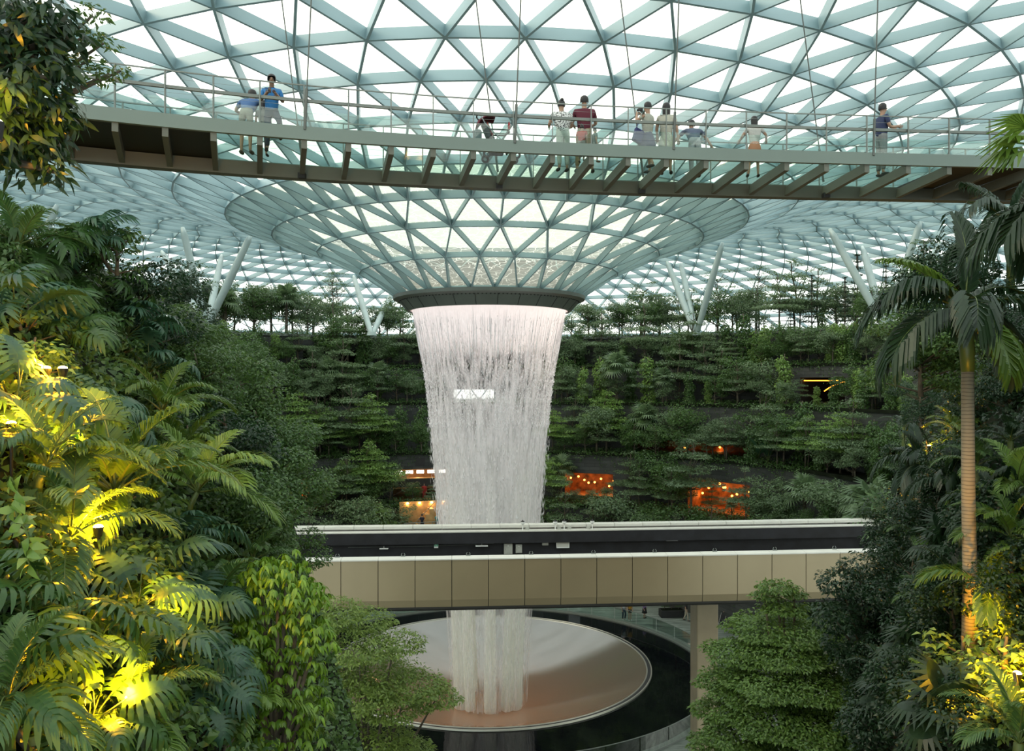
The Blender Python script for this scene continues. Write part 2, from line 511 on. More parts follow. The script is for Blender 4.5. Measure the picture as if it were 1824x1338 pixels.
def strands():
    rs = np.random.RandomState(3)
    V, Fs = [], []
    def one(t, z, ln, w, dr):
        r = fall_r(z) + dr
        c = np.array([r * math.sin(t), -r * math.cos(t), z - 25.0])
        r2 = fall_r(z - ln) + dr
        c2 = np.array([r2 * math.sin(t), -r2 * math.cos(t), z - ln - 25.0])
        tx = np.array([math.cos(t), math.sin(t), 0]) * w; nx = np.array([math.sin(t), -math.cos(t), 0]) * w
        b = len(V)
        mid = c * 0.35 + c2 * 0.65
        V.extend([c, mid + tx, mid + nx, mid - tx, mid - nx, c2])
        for q in range(4):
            Fs.append((b, b + 1 + q, b + 1 + (q + 1) % 4)); Fs.append((b + 5, b + 1 + (q + 1) % 4, b + 1 + q))
    for _ in range(9000):       # broken drops
        z = 24.4 - 7.5 * rs.rand() ** 0.8
        one(rs.rand() * 2 * PI, z, 0.06 + 0.22 * rs.rand(), 0.008 + 0.016 * rs.rand(), rs.randn() * 0.05)
    for _ in range(420):        # long threads
        z = 25.0 - 1.0 * rs.rand()
        t = rs.rand() * 2 * PI
        one(t, z, 0.8 + 3.5 * rs.rand(), 0.010 + 0.010 * rs.rand(), rs.randn() * 0.03 + 0.02)
    for _ in range(5000):       # low spray
        z = 17.5 - 10 * rs.rand()
        one(rs.rand() * 2 * PI, z, 0.15 + 0.5 * rs.rand(), 0.008 + 0.012 * rs.rand(), rs.randn() * 0.12)
    o = obj('water_drops', np_mesh('water_drops', V, Fs, M['drops']), wf)
    o['kind'] = 'stuff'
M['drops'] = pmat('white_water', (0.92, 0.90, 0.92), 0.35)
strands()
# the heavier falling columns low down inside the bowl
cb = MB()
rs = np.random.RandomState(8)
for t, w in ((-0.95, 0.75), (-0.62, 0.45), (0.05, 0.5), (0.9, 0.75), (0.62, 0.5), (2.4, 0.5), (-2.5, 0.5), (3.1, 0.4)):
    pts, rad = [], []
    for i in range(16):
        z = 16.0 - 18.65 * i / 15
        r = fall_r(z) - 0.55
        pts.append((r * math.sin(t), -r * math.cos(t), z - 25)); rad.append(w * (0.55 + 0.3 * i / 15) * (0.3 + 0.7 * min(1, i / 5)))
    cb.tube(pts, rad, 10, caps=False)
cb.build('water_column', water_mat('water_column', [-31, -24, -18, -12, -9.2, -8.8, 0.3, 0.4], [0.75, 0.70, 0.45, 0.15, 0, 0, 0, 0], [0.5, 0.4, 0.3, 0.1, 0, 0, 0, 0], (0.95, 0.96, 0.90), 1.6, 0.06, (0.35, 0.65)), wf, smooth=True)
la = bpy.data.lights.new('drum_glow', 'POINT'); la.energy = 260; la.color = (1.0, 0.62, 0.55); la.shadow_soft_size = 1.2
lo = bpy.data.objects.new('drum_glow', la); lo.location = (0, 0, -0.2); link(lo, oc)

# ---------------------------------------------------------------- floor, pool, bowl
PX, PY, PRAD = AX, AY - 1.5, 15.5
def disc_ring(mb, c0, r0, c1, r1, z0, z1, n=160):
    vs_, fs = [], []
    for i in range(n):
        t = 2 * PI * i / n
        vs_.append((c0[0] + r0 * math.sin(t), c0[1] - r0 * math.cos(t), z0)); vs_.append((c1[0] + r1 * math.sin(t), c1[1] - r1 * math.cos(t), z1))
    for i in range(n):
        j = (i + 1) % n
        fs.append((2 * i, 2 * i + 1, 2 * j + 1, 2 * j))
    mb.add(vs_, fs)
def floor_mat():
    m, n, l = new_mat('grey_stone_floor')
    b = n['Principled BSDF']
    t = n.new('ShaderNodeTexCoord')
    mp = n.new('ShaderNodeMapping'); mp.inputs['Scale'].default_value = (0.35, 2.2, 1); mp.inputs['Rotation'].default_value = (0, 0, -0.35)
    l.new(t.outputs['Object'], mp.inputs[0])
    z = n.new('ShaderNodeTexNoise'); z.inputs['Scale'].default_value = 1.6; z.inputs['Detail'].default_value = 6; z.inputs['Roughness'].default_value = 0.7
    l.new(mp.outputs[0], z.inputs['Vector'])
    r = n.new('ShaderNodeValToRGB')
    r.color_ramp.elements[0].position = 0.35; r.color_ramp.elements[0].color = (0.055, 0.07, 0.062, 1)
    r.color_ramp.elements[1].position = 0.68; r.color_ramp.elements[1].color = (0.30, 0.34, 0.30, 1)
    l.new(z.outputs['Fac'], r.inputs['Fac']); l.new(r.outputs['Color'], b.inputs['Base Color'])
    b.inputs['Roughness'].default_value = 0.35
    return m
M['floor'] = floor_mat()
fb = MB(); disc_ring(fb, (PX, PY), PRAD, (AX, AY), 69.2, 0.0, 0.0)
tag(fb.build('floor', M['floor']), kind='structure')
# black reflecting ring
def still_water():
    m, n, l = new_mat('black_still_water')
    b = n['Principled BSDF']
    b.inputs['Base Color'].default_value = (0.004, 0.005, 0.006, 1)
    b.inputs['Roughness'].default_value = 0.04; b.inputs['IOR'].default_value = 1.33
    t = n.new('ShaderNodeTexCoord'); z = n.new('ShaderNodeTexNoise'); z.inputs['Scale'].default_value = 1.2; z.inputs['Detail'].default_value = 3
    l.new(t.outputs['Object'], z.inputs['Vector'])
    bp = n.new('ShaderNodeBump'); bp.inputs['Strength'].default_value = 0.04; bp.inputs['Distance'].default_value = 0.1
    l.new(z.outputs['Fac'], bp.inputs['Height']); l.new(bp.outputs['Normal'], b.inputs['Normal'])
    return m
M['still'] = still_water()
pool = empty('reflecting_pool', (0, 0, 0))
tag(pool, 'black ring pool around the pale bowl under the waterfall', 'pool')
pb = MB(); disc_ring(pb, (AX, AY), 11.42, (PX, PY), PRAD - 0.28, -0.03, -0.03); pb.build('water', M['still'], pool)
pb = MB(); disc_ring(pb, (PX, PY), PRAD - 0.28, (PX, PY), PRAD - 0.26, -0.03, 0.06); disc_ring(pb, (PX, PY), PRAD - 0.26, (PX, PY), PRAD + 0.06, 0.06, 0.06); disc_ring(pb, (PX, PY), PRAD + 0.06, (PX, PY), PRAD + 0.06, 0.06, -0.05)
pb.build('pool_kerb', M['ring'], pool)
pb = MB(); pb.lathe([(11.44, -0.06), (11.44, 0.06), (11.41, 0.08), (11.36, 0.08), (11.35, 0.03)], 200, (AX, AY, 0)); pb.lathe([(11.14, 0.03), (11.13, 0.08), (11.07, 0.08), (11.04, 0.02)], 200, (AX, AY, 0))
pb.build('steel_rim', pmat('rim_steel', (0.42, 0.41, 0.36), 0.35, 0.6), pool, smooth=True)
pb = MB(); pb.lathe([(11.36, 0.03), (11.12, 0.03)], 200, (AX, AY, 0)); pb.build('drain_gap', M['black'], pool)
def bowl_mat():
    m, n, l = new_mat('milky_acrylic')
    b = n['Principled BSDF']; out = n['Material Output']
    b.inputs['Base Color'].default_value = (0.15, 0.14, 0.11, 1); b.inputs['Roughness'].default_value = 0.12; b.inputs['IOR'].default_value = 2.4
    t = n.new('ShaderNodeBsdfTranslucent'); t.inputs['Color'].default_value = (0.75, 0.55, 0.40, 1)
    ms = n.new('ShaderNodeMixShader'); ms.inputs[0].default_value = 0.14
    l.new(b.outputs[0], ms.inputs[1]); l.new(t.outputs[0], ms.inputs[2]); l.new(ms.outputs[0], out.inputs['Surface'])
    return m
bowl = MB().lathe([(max(.02, 11.06 * (1 - i / 48)), .03 - 2.95 * (1 - (1 - i / 48) ** 2)) for i in range(49)], 200, (AX, AY, 0)).build('bowl', bowl_mat(), pool, smooth=True)
# the basement hall around the bowl: floor and added lamps imitating orange reflections
tag(MB().lathe([(0.0, -13.0), (40, -13.0)], 64, (AX, AY, 0)).build('floor_basement', pmat('basement_floor', (0.30, 0.24, 0.18), 0.5)), kind='structure')
tag(MB().lathe([(40, -13.0), (40, -0.4)], 64, (AX, AY, 0)).build('wall_basement', pmat('basement_wall', (0.30, 0.24, 0.18), 0.6)), kind='structure')
M['warm_lens'] = pmat('warm_lamp_lens', (1, 0.8, 0.5), 0.4, emit=(1.0, 0.62, 0.25), es=25)
for k in range(12):
    t = 2 * PI * (k + 0.5) / 12
    p = cyl(5.0, t, -5.4) + Vector((0, -2.2, 0))
    e = empty('bowl_fill_lamp', p)
    tag(e, 'added warm lamp below the pool bowl, imitating its orange reflections', 'lamp', 'added warm lamps below the bowl')
    MB().lathe([(0.02, 0.25), (0.30, 0.25), (0.34, 0.0), (0.30, -0.05)], 16).build('housing', M['ring'], e)
    MB().lathe([(0.02, -0.05), (0.29, -0.06)], 16).build('lens', M['warm_lens'], e)
    ld = bpy.data.lights.new('bowl_fill_light', 'POINT'); ld.energy = 220 if abs(math.sin(t)) < 2 else 0; ld.color = (1.0, 0.45, 0.16); ld.shadow_soft_size = 0.4
    lo = bpy.data.objects.new('lamp_light', ld); lo.location = (0, 0, -0.4); link(lo, e)

# glass barrier around the pool
gb = empty('pool_barrier', (PX, PY, 0))
tag(gb, 'low curved glass barrier around the black ring pool', 'barrier')
NB = 44
for k in range(NB):
    a0 = 2 * PI * (k + 0.02) / NB; a1 = 2 * PI * (k + 0.98) / NB
    MB().lathe([(PRAD + 0.10, 0.0), (PRAD + 0.10, 1.05), (PRAD + 0.115, 1.05), (PRAD + 0.115, 0.0)], 6, (0, 0, 0), a0, a1).build('glass_pane', M['clear'], gb)
MB().lathe([(PRAD + 0.08, 0.0), (PRAD + 0.08, 0.08), (PRAD + 0.14, 0.08), (PRAD + 0.14, 0.0)], 160).build('base_shoe', M['rail'], gb)
MB().lathe([(PRAD + 0.09, 1.05), (PRAD + 0.09, 1.085), (PRAD + 0.13, 1.085), (PRAD + 0.13, 1.05), (PRAD + 0.09, 1.05)], 160).build('top_rail', M['rail'], gb)
# ---------------------------------------------------------------- terraces around the atrium
TIERS = [(21.0, 0.0, 3.5), (24.0, 3.5, 7.6), (28.0, 7.6, 12.4), (32.0, 12.4, 17.5), (36.0, 17.5, 21.5), (38.6, 21.5, 25.0)]
def azi(px, r):
    """azimuth t at which a pixel column meets the far side of the circle of radius r"""
    k = (px - CX) / F
    # |(k*Y - AX, Y - AY)| = r, larger Y
    a = k * k + 1; b = -2 * (k * AX + AY); c = AX * AX + AY * AY - r * r
    Y = (-b + math.sqrt(max(0.0, b * b - 4 * a * c))) / (2 * a)
    return math.atan2(k * Y - AX, -(Y - AY)) % (2 * PI), Y
OPEN = {}   # tier -> list of (t0, t1, z0, z1)
def opening(tier, pxa, pxb, z0, z1):
    r = TIERS[tier][0]
    t1, t0 = azi(pxa, r)[0], azi(pxb, r)[0]
    OPEN.setdefault(tier, []).append((min(t0, t1), max(t0, t1), z0, z1))
opening(2, 1006, 1092, 8.2, 10.5)
opening(2, 1225, 1335, 7.7, 10.6)
opening(2, 700, 800, 7.7, 10.9)
opening(2, 470, 552, 7.7, 10.6)
opening(3, 1120, 1340, 12.8, 13.9)
opening(4, 808, 880, 17.62, 19.1)
opening(4, 1425, 1505, 18.0, 20.4)
opening(4, 560, 640, 18.0, 20.4)
opening(5, 540, 640, 21.7, 23.6)
A0, A1 = R(62), R(298)
def uv_wall(name, r, z0, z1, holes, mat):
    ts = sorted(set([A0 + (A1 - A0) * i / 120 for i in range(121)] + [h[0] for h in holes] + [h[1] for h in holes]))
    zs = sorted(set([z0, z1] + [h[2] for h in holes] + [h[3] for h in holes]))
    V, Fs, UV = [], [], []
    for t in ts:
        for z in zs: V.append(tuple(cyl(r, t, z)))
    k = len(zs)
    for i in range(len(ts) - 1):
        tm = (ts[i] + ts[i + 1]) / 2
        for j in range(k - 1):
            zm = (zs[j] + zs[j + 1]) / 2
            if any(h[0] < tm < h[1] and h[2] < zm < h[3] for h in holes): continue
            Fs.append((i * k + j, i * k + j + 1, (i + 1) * k + j + 1, (i + 1) * k + j))
            for (a, b) in ((i, j), (i, j + 1), (i + 1, j + 1), (i + 1, j)): UV.append((ts[a] * r, zs[b]))
    me = bpy.data.meshes.new(name); me.from_pydata(V, [], Fs); me.materials.append(mat)
    uv = me.uv_layers.new(name='UVMap'); uv.data.foreach_set('uv', [c for p in UV for c in p])
    return link(bpy.data.objects.new(name, me))
names = ['wall_lowest_terrace', 'wall_second_terrace', 'wall_third_terrace', 'wall_fourth_terrace', 'wall_fifth_terrace', 'wall_top_terrace']
for q, (r, z0, z1) in enumerate(TIERS):
    tag(uv_wall(names[q], r, z0, z1, OPEN.get(q, []), M['slate']), kind='structure')
    r2 = TIERS[q + 1][0] if q < 5 else 68.2
    b = MB().lathe([(r, z1), (r - 0.12, z1), (r - 0.12, z1 + 0.25), (r + 0.2, z1 + 0.25), (r + 0.2, z1 + 0.08), (r2 - 0.0, z1 + 0.08)], 120, (AX, AY, 0), A0, A1)
    tag(b.build('floor_terrace_%s' % ('lowest', 'second', 'third', 'fourth', 'fifth', 'top')[q], M['soil'] if q < 5 else M['floor']), kind='structure')
M['coping'] = pmat('terrace_coping', (0.12, 0.13, 0.12), 0.6, 0, 0.1, 1)

# recessed rooms behind the openings
M['warm_wall'] = pmat('warm_interior', (0.26, 0.095, 0.022), 0.6, 0, 0.85, 1.6)
M['timber'] = pmat('timber_stair', (0.50, 0.30, 0.12), 0.5, 0, 0.2, 3)
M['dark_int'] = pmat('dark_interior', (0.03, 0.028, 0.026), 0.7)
M['orange_glow'] = pmat('orange_lamp', (1, 0.5, 0.1), 0.4, emit=(1.0, 0.33, 0.05), es=9)
M['white_glow'] = pmat('white_lamp', (1, 1, 1), 0.4, emit=(1.0, 0.92, 0.8), es=5)
def room(name, tier, h, depth, mat):
    r = TIERS[tier][0]
    t0, t1, z0, z1 = h
    V = []
    for rr in (r, r + depth):
        for t in (t0, t1):
            for z in (z0, z1): V.append(tuple(cyl(rr, t, z)))
    b = MB().add(V, [(0, 4, 6, 2), (1, 3, 7, 5), (0, 1, 5, 4), (2, 6, 7, 3), (4, 5, 7, 6)])
    return tag(b.build(name, mat), kind='structure')
def warm_light(p, e, col=(1.0, 0.42, 0.12), s=0.3):
    ld = bpy.data.lights.new('room_lamp_light', 'POINT'); ld.energy = e; ld.color = col; ld.shadow_soft_size = s
    lo = bpy.data.objects.new('room_lamp_light', ld); lo.location = p
    return lo
pend_n = 0
def pendant(p, e, desc, mat='orange_glow', r=0.11):
    o = empty('pendant_lamp', p)
    tag(o, desc, 'lamp')
    MB().sphere((0, 0, 0), r, 12, 8).build('glass_globe', M[mat], o, smooth=True)
    MB().tube([(0, 0, r * 0.9), (0, 0, 0.42)], 0.012, 6).build('cord', M['black'], o)
    lo = warm_light((0, 0, -0.25), e); link(lo, o)
    return o
h1, h2, h3, h4 = OPEN[2]
room('wall_recess_restaurant', 2, h1, 4.0, M['warm_wall']); room('wall_recess_dining', 2, h2, 4.0, M['warm_wall'])
room('wall_recess_cafe', 2, h3, 5.0, M['timber']); room('wall_recess_grill', 2, h4, 4.0, M['warm_wall'])
room('wall_recess_upper_shop', 3, OPEN[3][0], 4.0, M['warm_wall'])
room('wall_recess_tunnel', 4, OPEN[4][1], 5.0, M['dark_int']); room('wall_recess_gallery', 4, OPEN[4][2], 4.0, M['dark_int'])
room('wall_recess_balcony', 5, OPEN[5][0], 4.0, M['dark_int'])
ordn = ['first', 'second', 'third', 'fourth', 'fifth', 'sixth', 'seventh', 'eighth', 'ninth', 'tenth', 'eleventh', 'twelfth', 'thirteenth', 'fourteenth', 'fifteenth', 'sixteenth', 'seventeenth', 'eighteenth', 'nineteenth', 'twentieth']
def lamps_in(h, tier, n, e, where, rj=(1.0, 3.0)):
    r = TIERS[tier][0]
    for k in range(n):
        t = h[0] + (h[1] - h[0]) * (n - k - 0.5) / n
        pendant(cyl(r + rnd.uniform(*rj), t, h[3] - 0.55 - rnd.random() * 1.1), e, 'orange globe lamp in the %s, %s from its left' % (where, ordn[k]))
lamps_in(h1, 2, 8, 22, 'restaurant just right of the waterfall')
lamps_in(h2, 2, 10, 22, 'larger restaurant farther right')
lamps_in(h4, 2, 5, 25, 'restaurant left of the waterfall')
lamps_in(OPEN[3][0], 3, 4, 9, 'wide red shop above the restaurants')
# strip lights of the tunnel
def strip(pts, label):
    o = MB().tube(pts, 0.05, 6).build('strip_light', pmat('amber_strip', (1, 0.5, 0.1), 0.4, emit=(1.0, 0.36, 0.03), es=4)); tag(o, label, 'strip light')
ht = OPEN[4][1]; rt = TIERS[4][0]
strip([cyl(rt + 0.6, ht[1] - 0.001 - (ht[1] - ht[0]) * f * 0.75, 20.1) for f in (0, .25, .5, .75, 1)], 'straight amber strip light over the dark tunnel mouth')
strip([cyl(rt + 1.0, ht[0] + (ht[1] - ht[0]) * (0.06 + 0.55 * f), 20.0 - 0.9 * f * f) for f in [i / 8 for i in range(9)]], 'curved amber strip light inside the dark tunnel mouth')
# cafe left of the fall: white light boxes, counter, stair
cr = TIERS[2][0]
for k in range(5):
    t = h3[0] + (h3[1] - h3[0]) * (0.12 + 0.19 * k)
    o = MB().box((0, 0, 0), (0.75, 0.12, 0.32), Matrix.Rotation(t, 3, 'Z')).build('light_box', M['white_glow'], loc=cyl(cr + 0.5, t, 10.55))
    tag(o, 'white light box above the cafe counter, %s from the right' % ordn[k], 'light box', 'light boxes over the cafe')
tm_ = (h3[0] + h3[1]) / 2
cnt = empty('cafe_counter', cyl(cr + 0.7, tm_, 9.0), tm_ - PI)
tag(cnt, 'dark cafe counter with timber top beside the waterfall', 'counter')
cwid = (h3[1] - h3[0]) * cr * 0.92
MB().box((0, 0, 0.42), (cwid, 0.6, 0.84)).build('counter_body', M['dark_int'], cnt); MB().box((0, 0, 0.88), (cwid + 0.05, 0.75, 0.07)).build('counter_top', M['timber'], cnt)
tag(MB().lathe([(cr + 0.1, 8.95), (cr + 5.0, 8.95)], 8, (AX, AY, 0), h3[0], h3[1]).build('floor_cafe', M['timber']), kind='structure')
link(warm_light((0, 1.2, 1.5), 70, (1, 0.55, 0.2)), cnt)
ts_ = azi(765, 21.6)[0]
st = empty('timber_stair', cyl(21.3, ts_, 3.6), ts_ - PI)
tag(st, 'lit timber stair and landing below the cafe, left of the waterfall', 'stair')
for k in range(8):
    MB().box((-2.6 + 0.42 * k, 1.5, 0.25 * (k + 1)), (0.44, 1.5, 0.50 * (k + 1))).build('step', M['timber'], st)
MB().box((0.2, 0.3, 0.95), (5.6, 0.9, 1.9)).build('landing', M['timber'], st)
MB().box((0.2, 2.3, 2.3), (5.6, 0.12, 4.6)).build('back_wall', M['timber'], st)
MB().tube([(-2.6, 0.75, 1.4), (0.8, 0.75, 4.9)], 0.03, 6).build('handrail', M['rail'], st)
MB().tube([(-2.5, -0.1, 2.9), (2.9, -0.1, 2.9)], 0.03, 6).build('handrail', M['rail'], st)
for k in range(5): MB().tube([(-2.5 + 1.35 * k, -0.1, 1.9), (-2.5 + 1.35 * k, -0.1, 2.9)], 0.025, 6).build('baluster', M['rail'], st)
for k in range(4):
    link(warm_light((-1.8 + 1.2 * k, 2.05, 4.35), 14, (1, 0.55, 0.15), 0.1), st)
    MB().box((-1.8 + 1.2 * k, 2.2, 4.45), (0.18, 0.12, 0.12)).build('wall_lamp', M['warm_lens'], st)
tag(MB().box(cyl(cr - 0.02, azi(748, cr)[0], 11.65), (1.0, 0.1, 0.9), Matrix.Rotation(azi(748, cr)[0], 3, 'Z')).build('window_1', M['black']), kind='structure')

# ---------------------------------------------------------------- V columns that carry the roof
def roof_hit(px, py, Zb):
    best = None
    Z = 40.0
    prev = None
    while Z < 125:
        p = P(px, py, Z); r = math.hypot(p.x - AX, p.y - AY)
        d = p.z - roof_z(r)
        if prev is not None and (d > 0) != (prev > 0) and r > 30:
            if best is None or abs(Z - Zb) < abs(best - Zb): best = Z
        prev = d; Z += 0.25
    return best
vcols = [((1575, 582), 74, [(1478, 408), (1536, 440), (1640, 395), (1677, 432)], 'right of the waterfall behind the tall palm'),
         ((1240, 592), 88, [(1188, 466), (1213, 470), (1287, 432)], 'right of the waterfall close to the funnel'),
         ((368, 575), 76, [(325, 405), (288, 448), (447, 418), (395, 455)], 'left of the waterfall above the fan palms'),
         ((662, 585), 88, [(630, 492), (698, 522)], 'beside the oculus ring on the left'),
         ((12, 520), 66, [(102, 365), (-60, 380)], 'at the far left behind the foliage')]
for (bx, by), Zb, tops, where in vcols:
    b = P(bx, by, Zb); b.z = 25.0
    e = empty('roof_support', b)
    tag(e, 'pale steel roof support of leaning tubes, %s' % where, 'roof support')
    for (tx, ty) in tops:
        Zt = roof_hit(tx, ty, Zb) or Zb
        t = P(tx, ty, Zt)
        d = (t - b)
        MB().tube([d * 0.004, d * 0.06, d * 0.5, d * 0.93, d], [0.20, 0.30, 0.37, 0.30, 0.16], 14).build('strut', M['column'], e, smooth=True)
    MB().lathe([(0.01, 0.35), (0.45, 0.35), (0.55, 0.0)], 20).build('base_plate', M['column'], e)

# railings along the terraces (top one and two stair flights on the right)
def railing(name, pts, h, label, step=1, mat='rail', bars=1, post=0.035):
    e = empty(name, pts[0]); o0 = Vector(pts[0])
    tag(e, label, 'railing')
    q = [Vector(p) - o0 for p in pts]
    MB().tube([p + Vector((0, 0, h)) for p in q], 0.035, 6).build('top_rail', M[mat], e)
    for b in range(bars):
        MB().tube([p + Vector((0, 0, h * (b + 1) / (bars + 1))) for p in q], 0.018, 5).build('mid_rail', M[mat], e)
    for p in q[::step]:
        MB().tube([p, p + Vector((0, 0, h))], post, 6).build('post', M[mat], e)
    return e
rr_ = 38.9
def arc(r, z, pa, pb, n):
    ta, tb = azi(pa, r)[0], azi(pb, r)[0]
    return [cyl(r, ta + (tb - ta) * i / n, z) for i in range(n + 1)]
railing('terrace_railing', arc(rr_, 25.25, 1010, 1290, 18), 1.0, 'thin railing on the top terrace right of the waterfall')
railing('terrace_railing', arc(rr_, 25.25, 1330, 1420, 6), 1.0, 'short railing on the top terrace below the flat-topped trees')
railing('terrace_railing', arc(rr_, 25.25, 470, 590, 8), 1.0, 'railing on the top terrace left of the oculus ring')
M['stair_grey'] = pmat('grey_stair', (0.16, 0.18, 0.18), 0.7, 0, 0.2, 2)
def stair(px0, py0, Z0, px1, py1, Z1, label, w=1.6):
    a, b = P(px0, py0, Z0), P(px1, py1, Z1)
    e = empty('garden_stair', a)
    tag(e, label, 'stair')
    d = b - a; n = max(4, int(abs(d.z) / 0.19))
    hd = Vector((d.x, d.y, 0)); ln = hd.length; hd.normalize(); sd = Vector((-hd.y, hd.x, 0))
    mb = MB()
    ang = math.atan2(hd.y, hd.x)
    for i in range(n):
        f = (i + 0.5) / n
        mb.box(d * f + Vector((0, 0, -0.35)), (ln / n * 1.05, w, 0.7), Matrix.Rotation(ang, 3, 'Z'))
    mb.build('flight', M['stair_grey'], e)
    for s in (-1, 1):
        o = sd * (w / 2 - 0.05) * s
        MB().tube([o + Vector((0, 0, 1.0)), d + o + Vector((0, 0, 1.0))], 0.035, 6).build('handrail', M['rail'], e)
        MB().tube([o + Vector((0, 0, 0.1)), d + o + Vector((0, 0, 0.1))], 0.03, 6).build('stringer_rail', M['rail'], e)
        for i in range(5):
            f = i / 4
            MB().tube([d * f + o, d * f + o + Vector((0, 0, 1.0))], 0.03, 6).build('baluster', M['rail'], e)
stair(1560, 644, 86, 1604, 662, 86, 'upper garden stair descending to the right behind the tall palm')
stair(1568, 708, 80, 1640, 742, 78, 'lower garden stair descending to the right behind the tall palm')
railing('terrace_railing', [P(1432 + 22 * i, 646, 88) for i in range(6)], 1.0, 'railing of the landing at the head of the upper garden stair')
railing('terrace_railing', [P(1612 + 12 * i, 672, 82) for i in range(5)], 1.0, 'railing of the small landing between the two garden stairs')
lb = MB().box(P(1487, 655, 88.9) , (6.8, 2.2, 1.0)); tag(lb.build('garden_landing', M['stair_grey']), 'grey stone landing at the head of the upper garden stair', 'landing')
lb = MB().box(P(1636, 689, 82.8), (3.2, 2.2, 1.8)); tag(lb.build('garden_landing', M['stair_grey']), 'grey stone landing between the two garden stairs', 'landing')

# ---------------------------------------------------------------- train viaduct
VA, VB = Vector((-22.0, 33.3, 0)), Vector((22.0, 36.45, 0))
vd = (VB - VA).normalized(); vn = Vector((-vd.y, vd.x, 0))
def VP(s, n, z):
    """s metres along the viaduct from its middle, n metres away from the camera side"""
    # gently bowed in plan
    mid = (VA + VB) / 2
    bow = 0.0016 * s * s
    p = mid + vd * s + vn * (n + bow * 0.5)
    return Vector((p.x, p.y, z))
def sweep(mb, sec, s0, s1, n, m=0):
    k = len(sec); vs_, fs = [], []
    for i in range(n + 1):
        s = s0 + (s1 - s0) * i / n
        for (a, z) in sec: vs_.append(VP(s, a, z))
    for i in range(n):
        for j in range(k):
            j2 = (j + 1) % k
            fs.append((i * k + j, i * k + j2, (i + 1) * k + j2, (i + 1) * k + j))
    fs.append(tuple(range(k))[::-1]); fs.append(tuple(n * k + j for j in range(k)))
    mb.add(vs_, fs, m)
vz = 12.42
vf = 12.33
via = empty('train_viaduct', VP(0, 0, 10.0))
tag(via, 'long beige panelled train viaduct crossing in front of the pool', 'viaduct')
o0 = VP(0, 0, 10.0)
def vbuild(name, mb, mat, smooth=False):
    mb.v = [tuple(Vector(p) - o0) for p in mb.v]
    return mb.build(name, mat, via, smooth)
pw = 1.56
for k in range(-13, 14):
    s0 = k * pw + 0.55
    mb = MB()
    sweep(mb, [(0.0, vz - 1.72), (0.0, vz - 0.02), (0.10, vz - 0.02), (0.10, vz - 2.0), (0.30, vz - 2.08), (0.22, vz - 2.14), (0.07, vz - 2.03)], s0 + 0.014, s0 + pw - 0.014, 1)
    vbuild('side_panel', mb, M['beige'])
    mb = MB(); sweep(mb, [(-0.03, vz - 0.02), (-0.03, vz + 0.03), (0.50, vz + 0.06), (0.50, vz - 0.02)], s0 + 0.006, s0 + pw - 0.006, 1)
    vbuild('coping_stone', mb, M['cap'])
mb = MB(); sweep(mb, [(0.08, vz - 2.12), (0.08, vz - 0.03), (0.48, vz - 0.03), (0.48, vz - 2.3)], -22, 22, 24); vbuild('parapet_core', mb, M['seam'])
mb = MB(); sweep(mb, [(0.2, vz - 2.14), (0.2, vz - 1.75), (9.3, vz - 1.75), (9.3, vz - 2.14)], -22, 22, 24); vbuild('deck', mb, M['under'])
mb = MB(); sweep(mb, [(8.75, vf - 2.1), (8.75, vf - 0.98), (8.45, vf - 0.93), (8.45, vf - 0.33), (8.6, vf - 0.33), (8.6, vf - 0.36), (9.2, vf - 0.36), (9.2, vf - 2.1)], -22, 24, 24); vbuild('track_wall', mb, M['black_wall'])
mb = MB(); sweep(mb, [(8.42, vf - 0.33), (8.42, vf - 0.27), (8.85, vf - 0.27), (8.85, vf - 0.33)], -22, 24, 24); vbuild('ledge', mb, M['cap'])
for k in range(-14, 15):
    mb = MB(); sweep(mb, [(8.95, vf - 0.20), (8.95, vf - 0.06), (9.0, vf - 0.04), (9.42, vf - 0.04), (9.42, vf - 0.36), (9.2, vf - 0.36), (9.2, vf - 0.20)], k * pw + 0.01, (k + 1) * pw - 0.01, 1); vbuild('coping_stone', mb, M['cap'])
for a in (2.6, 5.6):
    mb = MB(); sweep(mb, [(a, vz - 1.75), (a, vz - 1.25), (a + 0.55, vz - 1.25), (a + 0.55, vz - 1.75)], -22, 22, 24); vbuild('guide_beam', mb, M['track_floor'])
# piers
for px, s_lab in ((1254, 'right'), (568, 'left')):
    Y = 39.6
    x = (px - CX) / F * Y
    e = empty('viaduct_pier', (x, Y, 0))
    tag(e, 'beige square pier under the viaduct, beside the %s' % ('round-topped tree on the right' if px > 900 else 'small-leaved trees on the left'), 'pier')
    bevel(MB().box((0, 0, 5.0), (1.02, 1.5, 10.0)).build('shaft', M['pier'], e), 0.06)
    bevel(MB().box((0, 0, 10.13), (1.5, 5.0, 0.28)).build('bearing_head', M['pier'], e), 0.05)

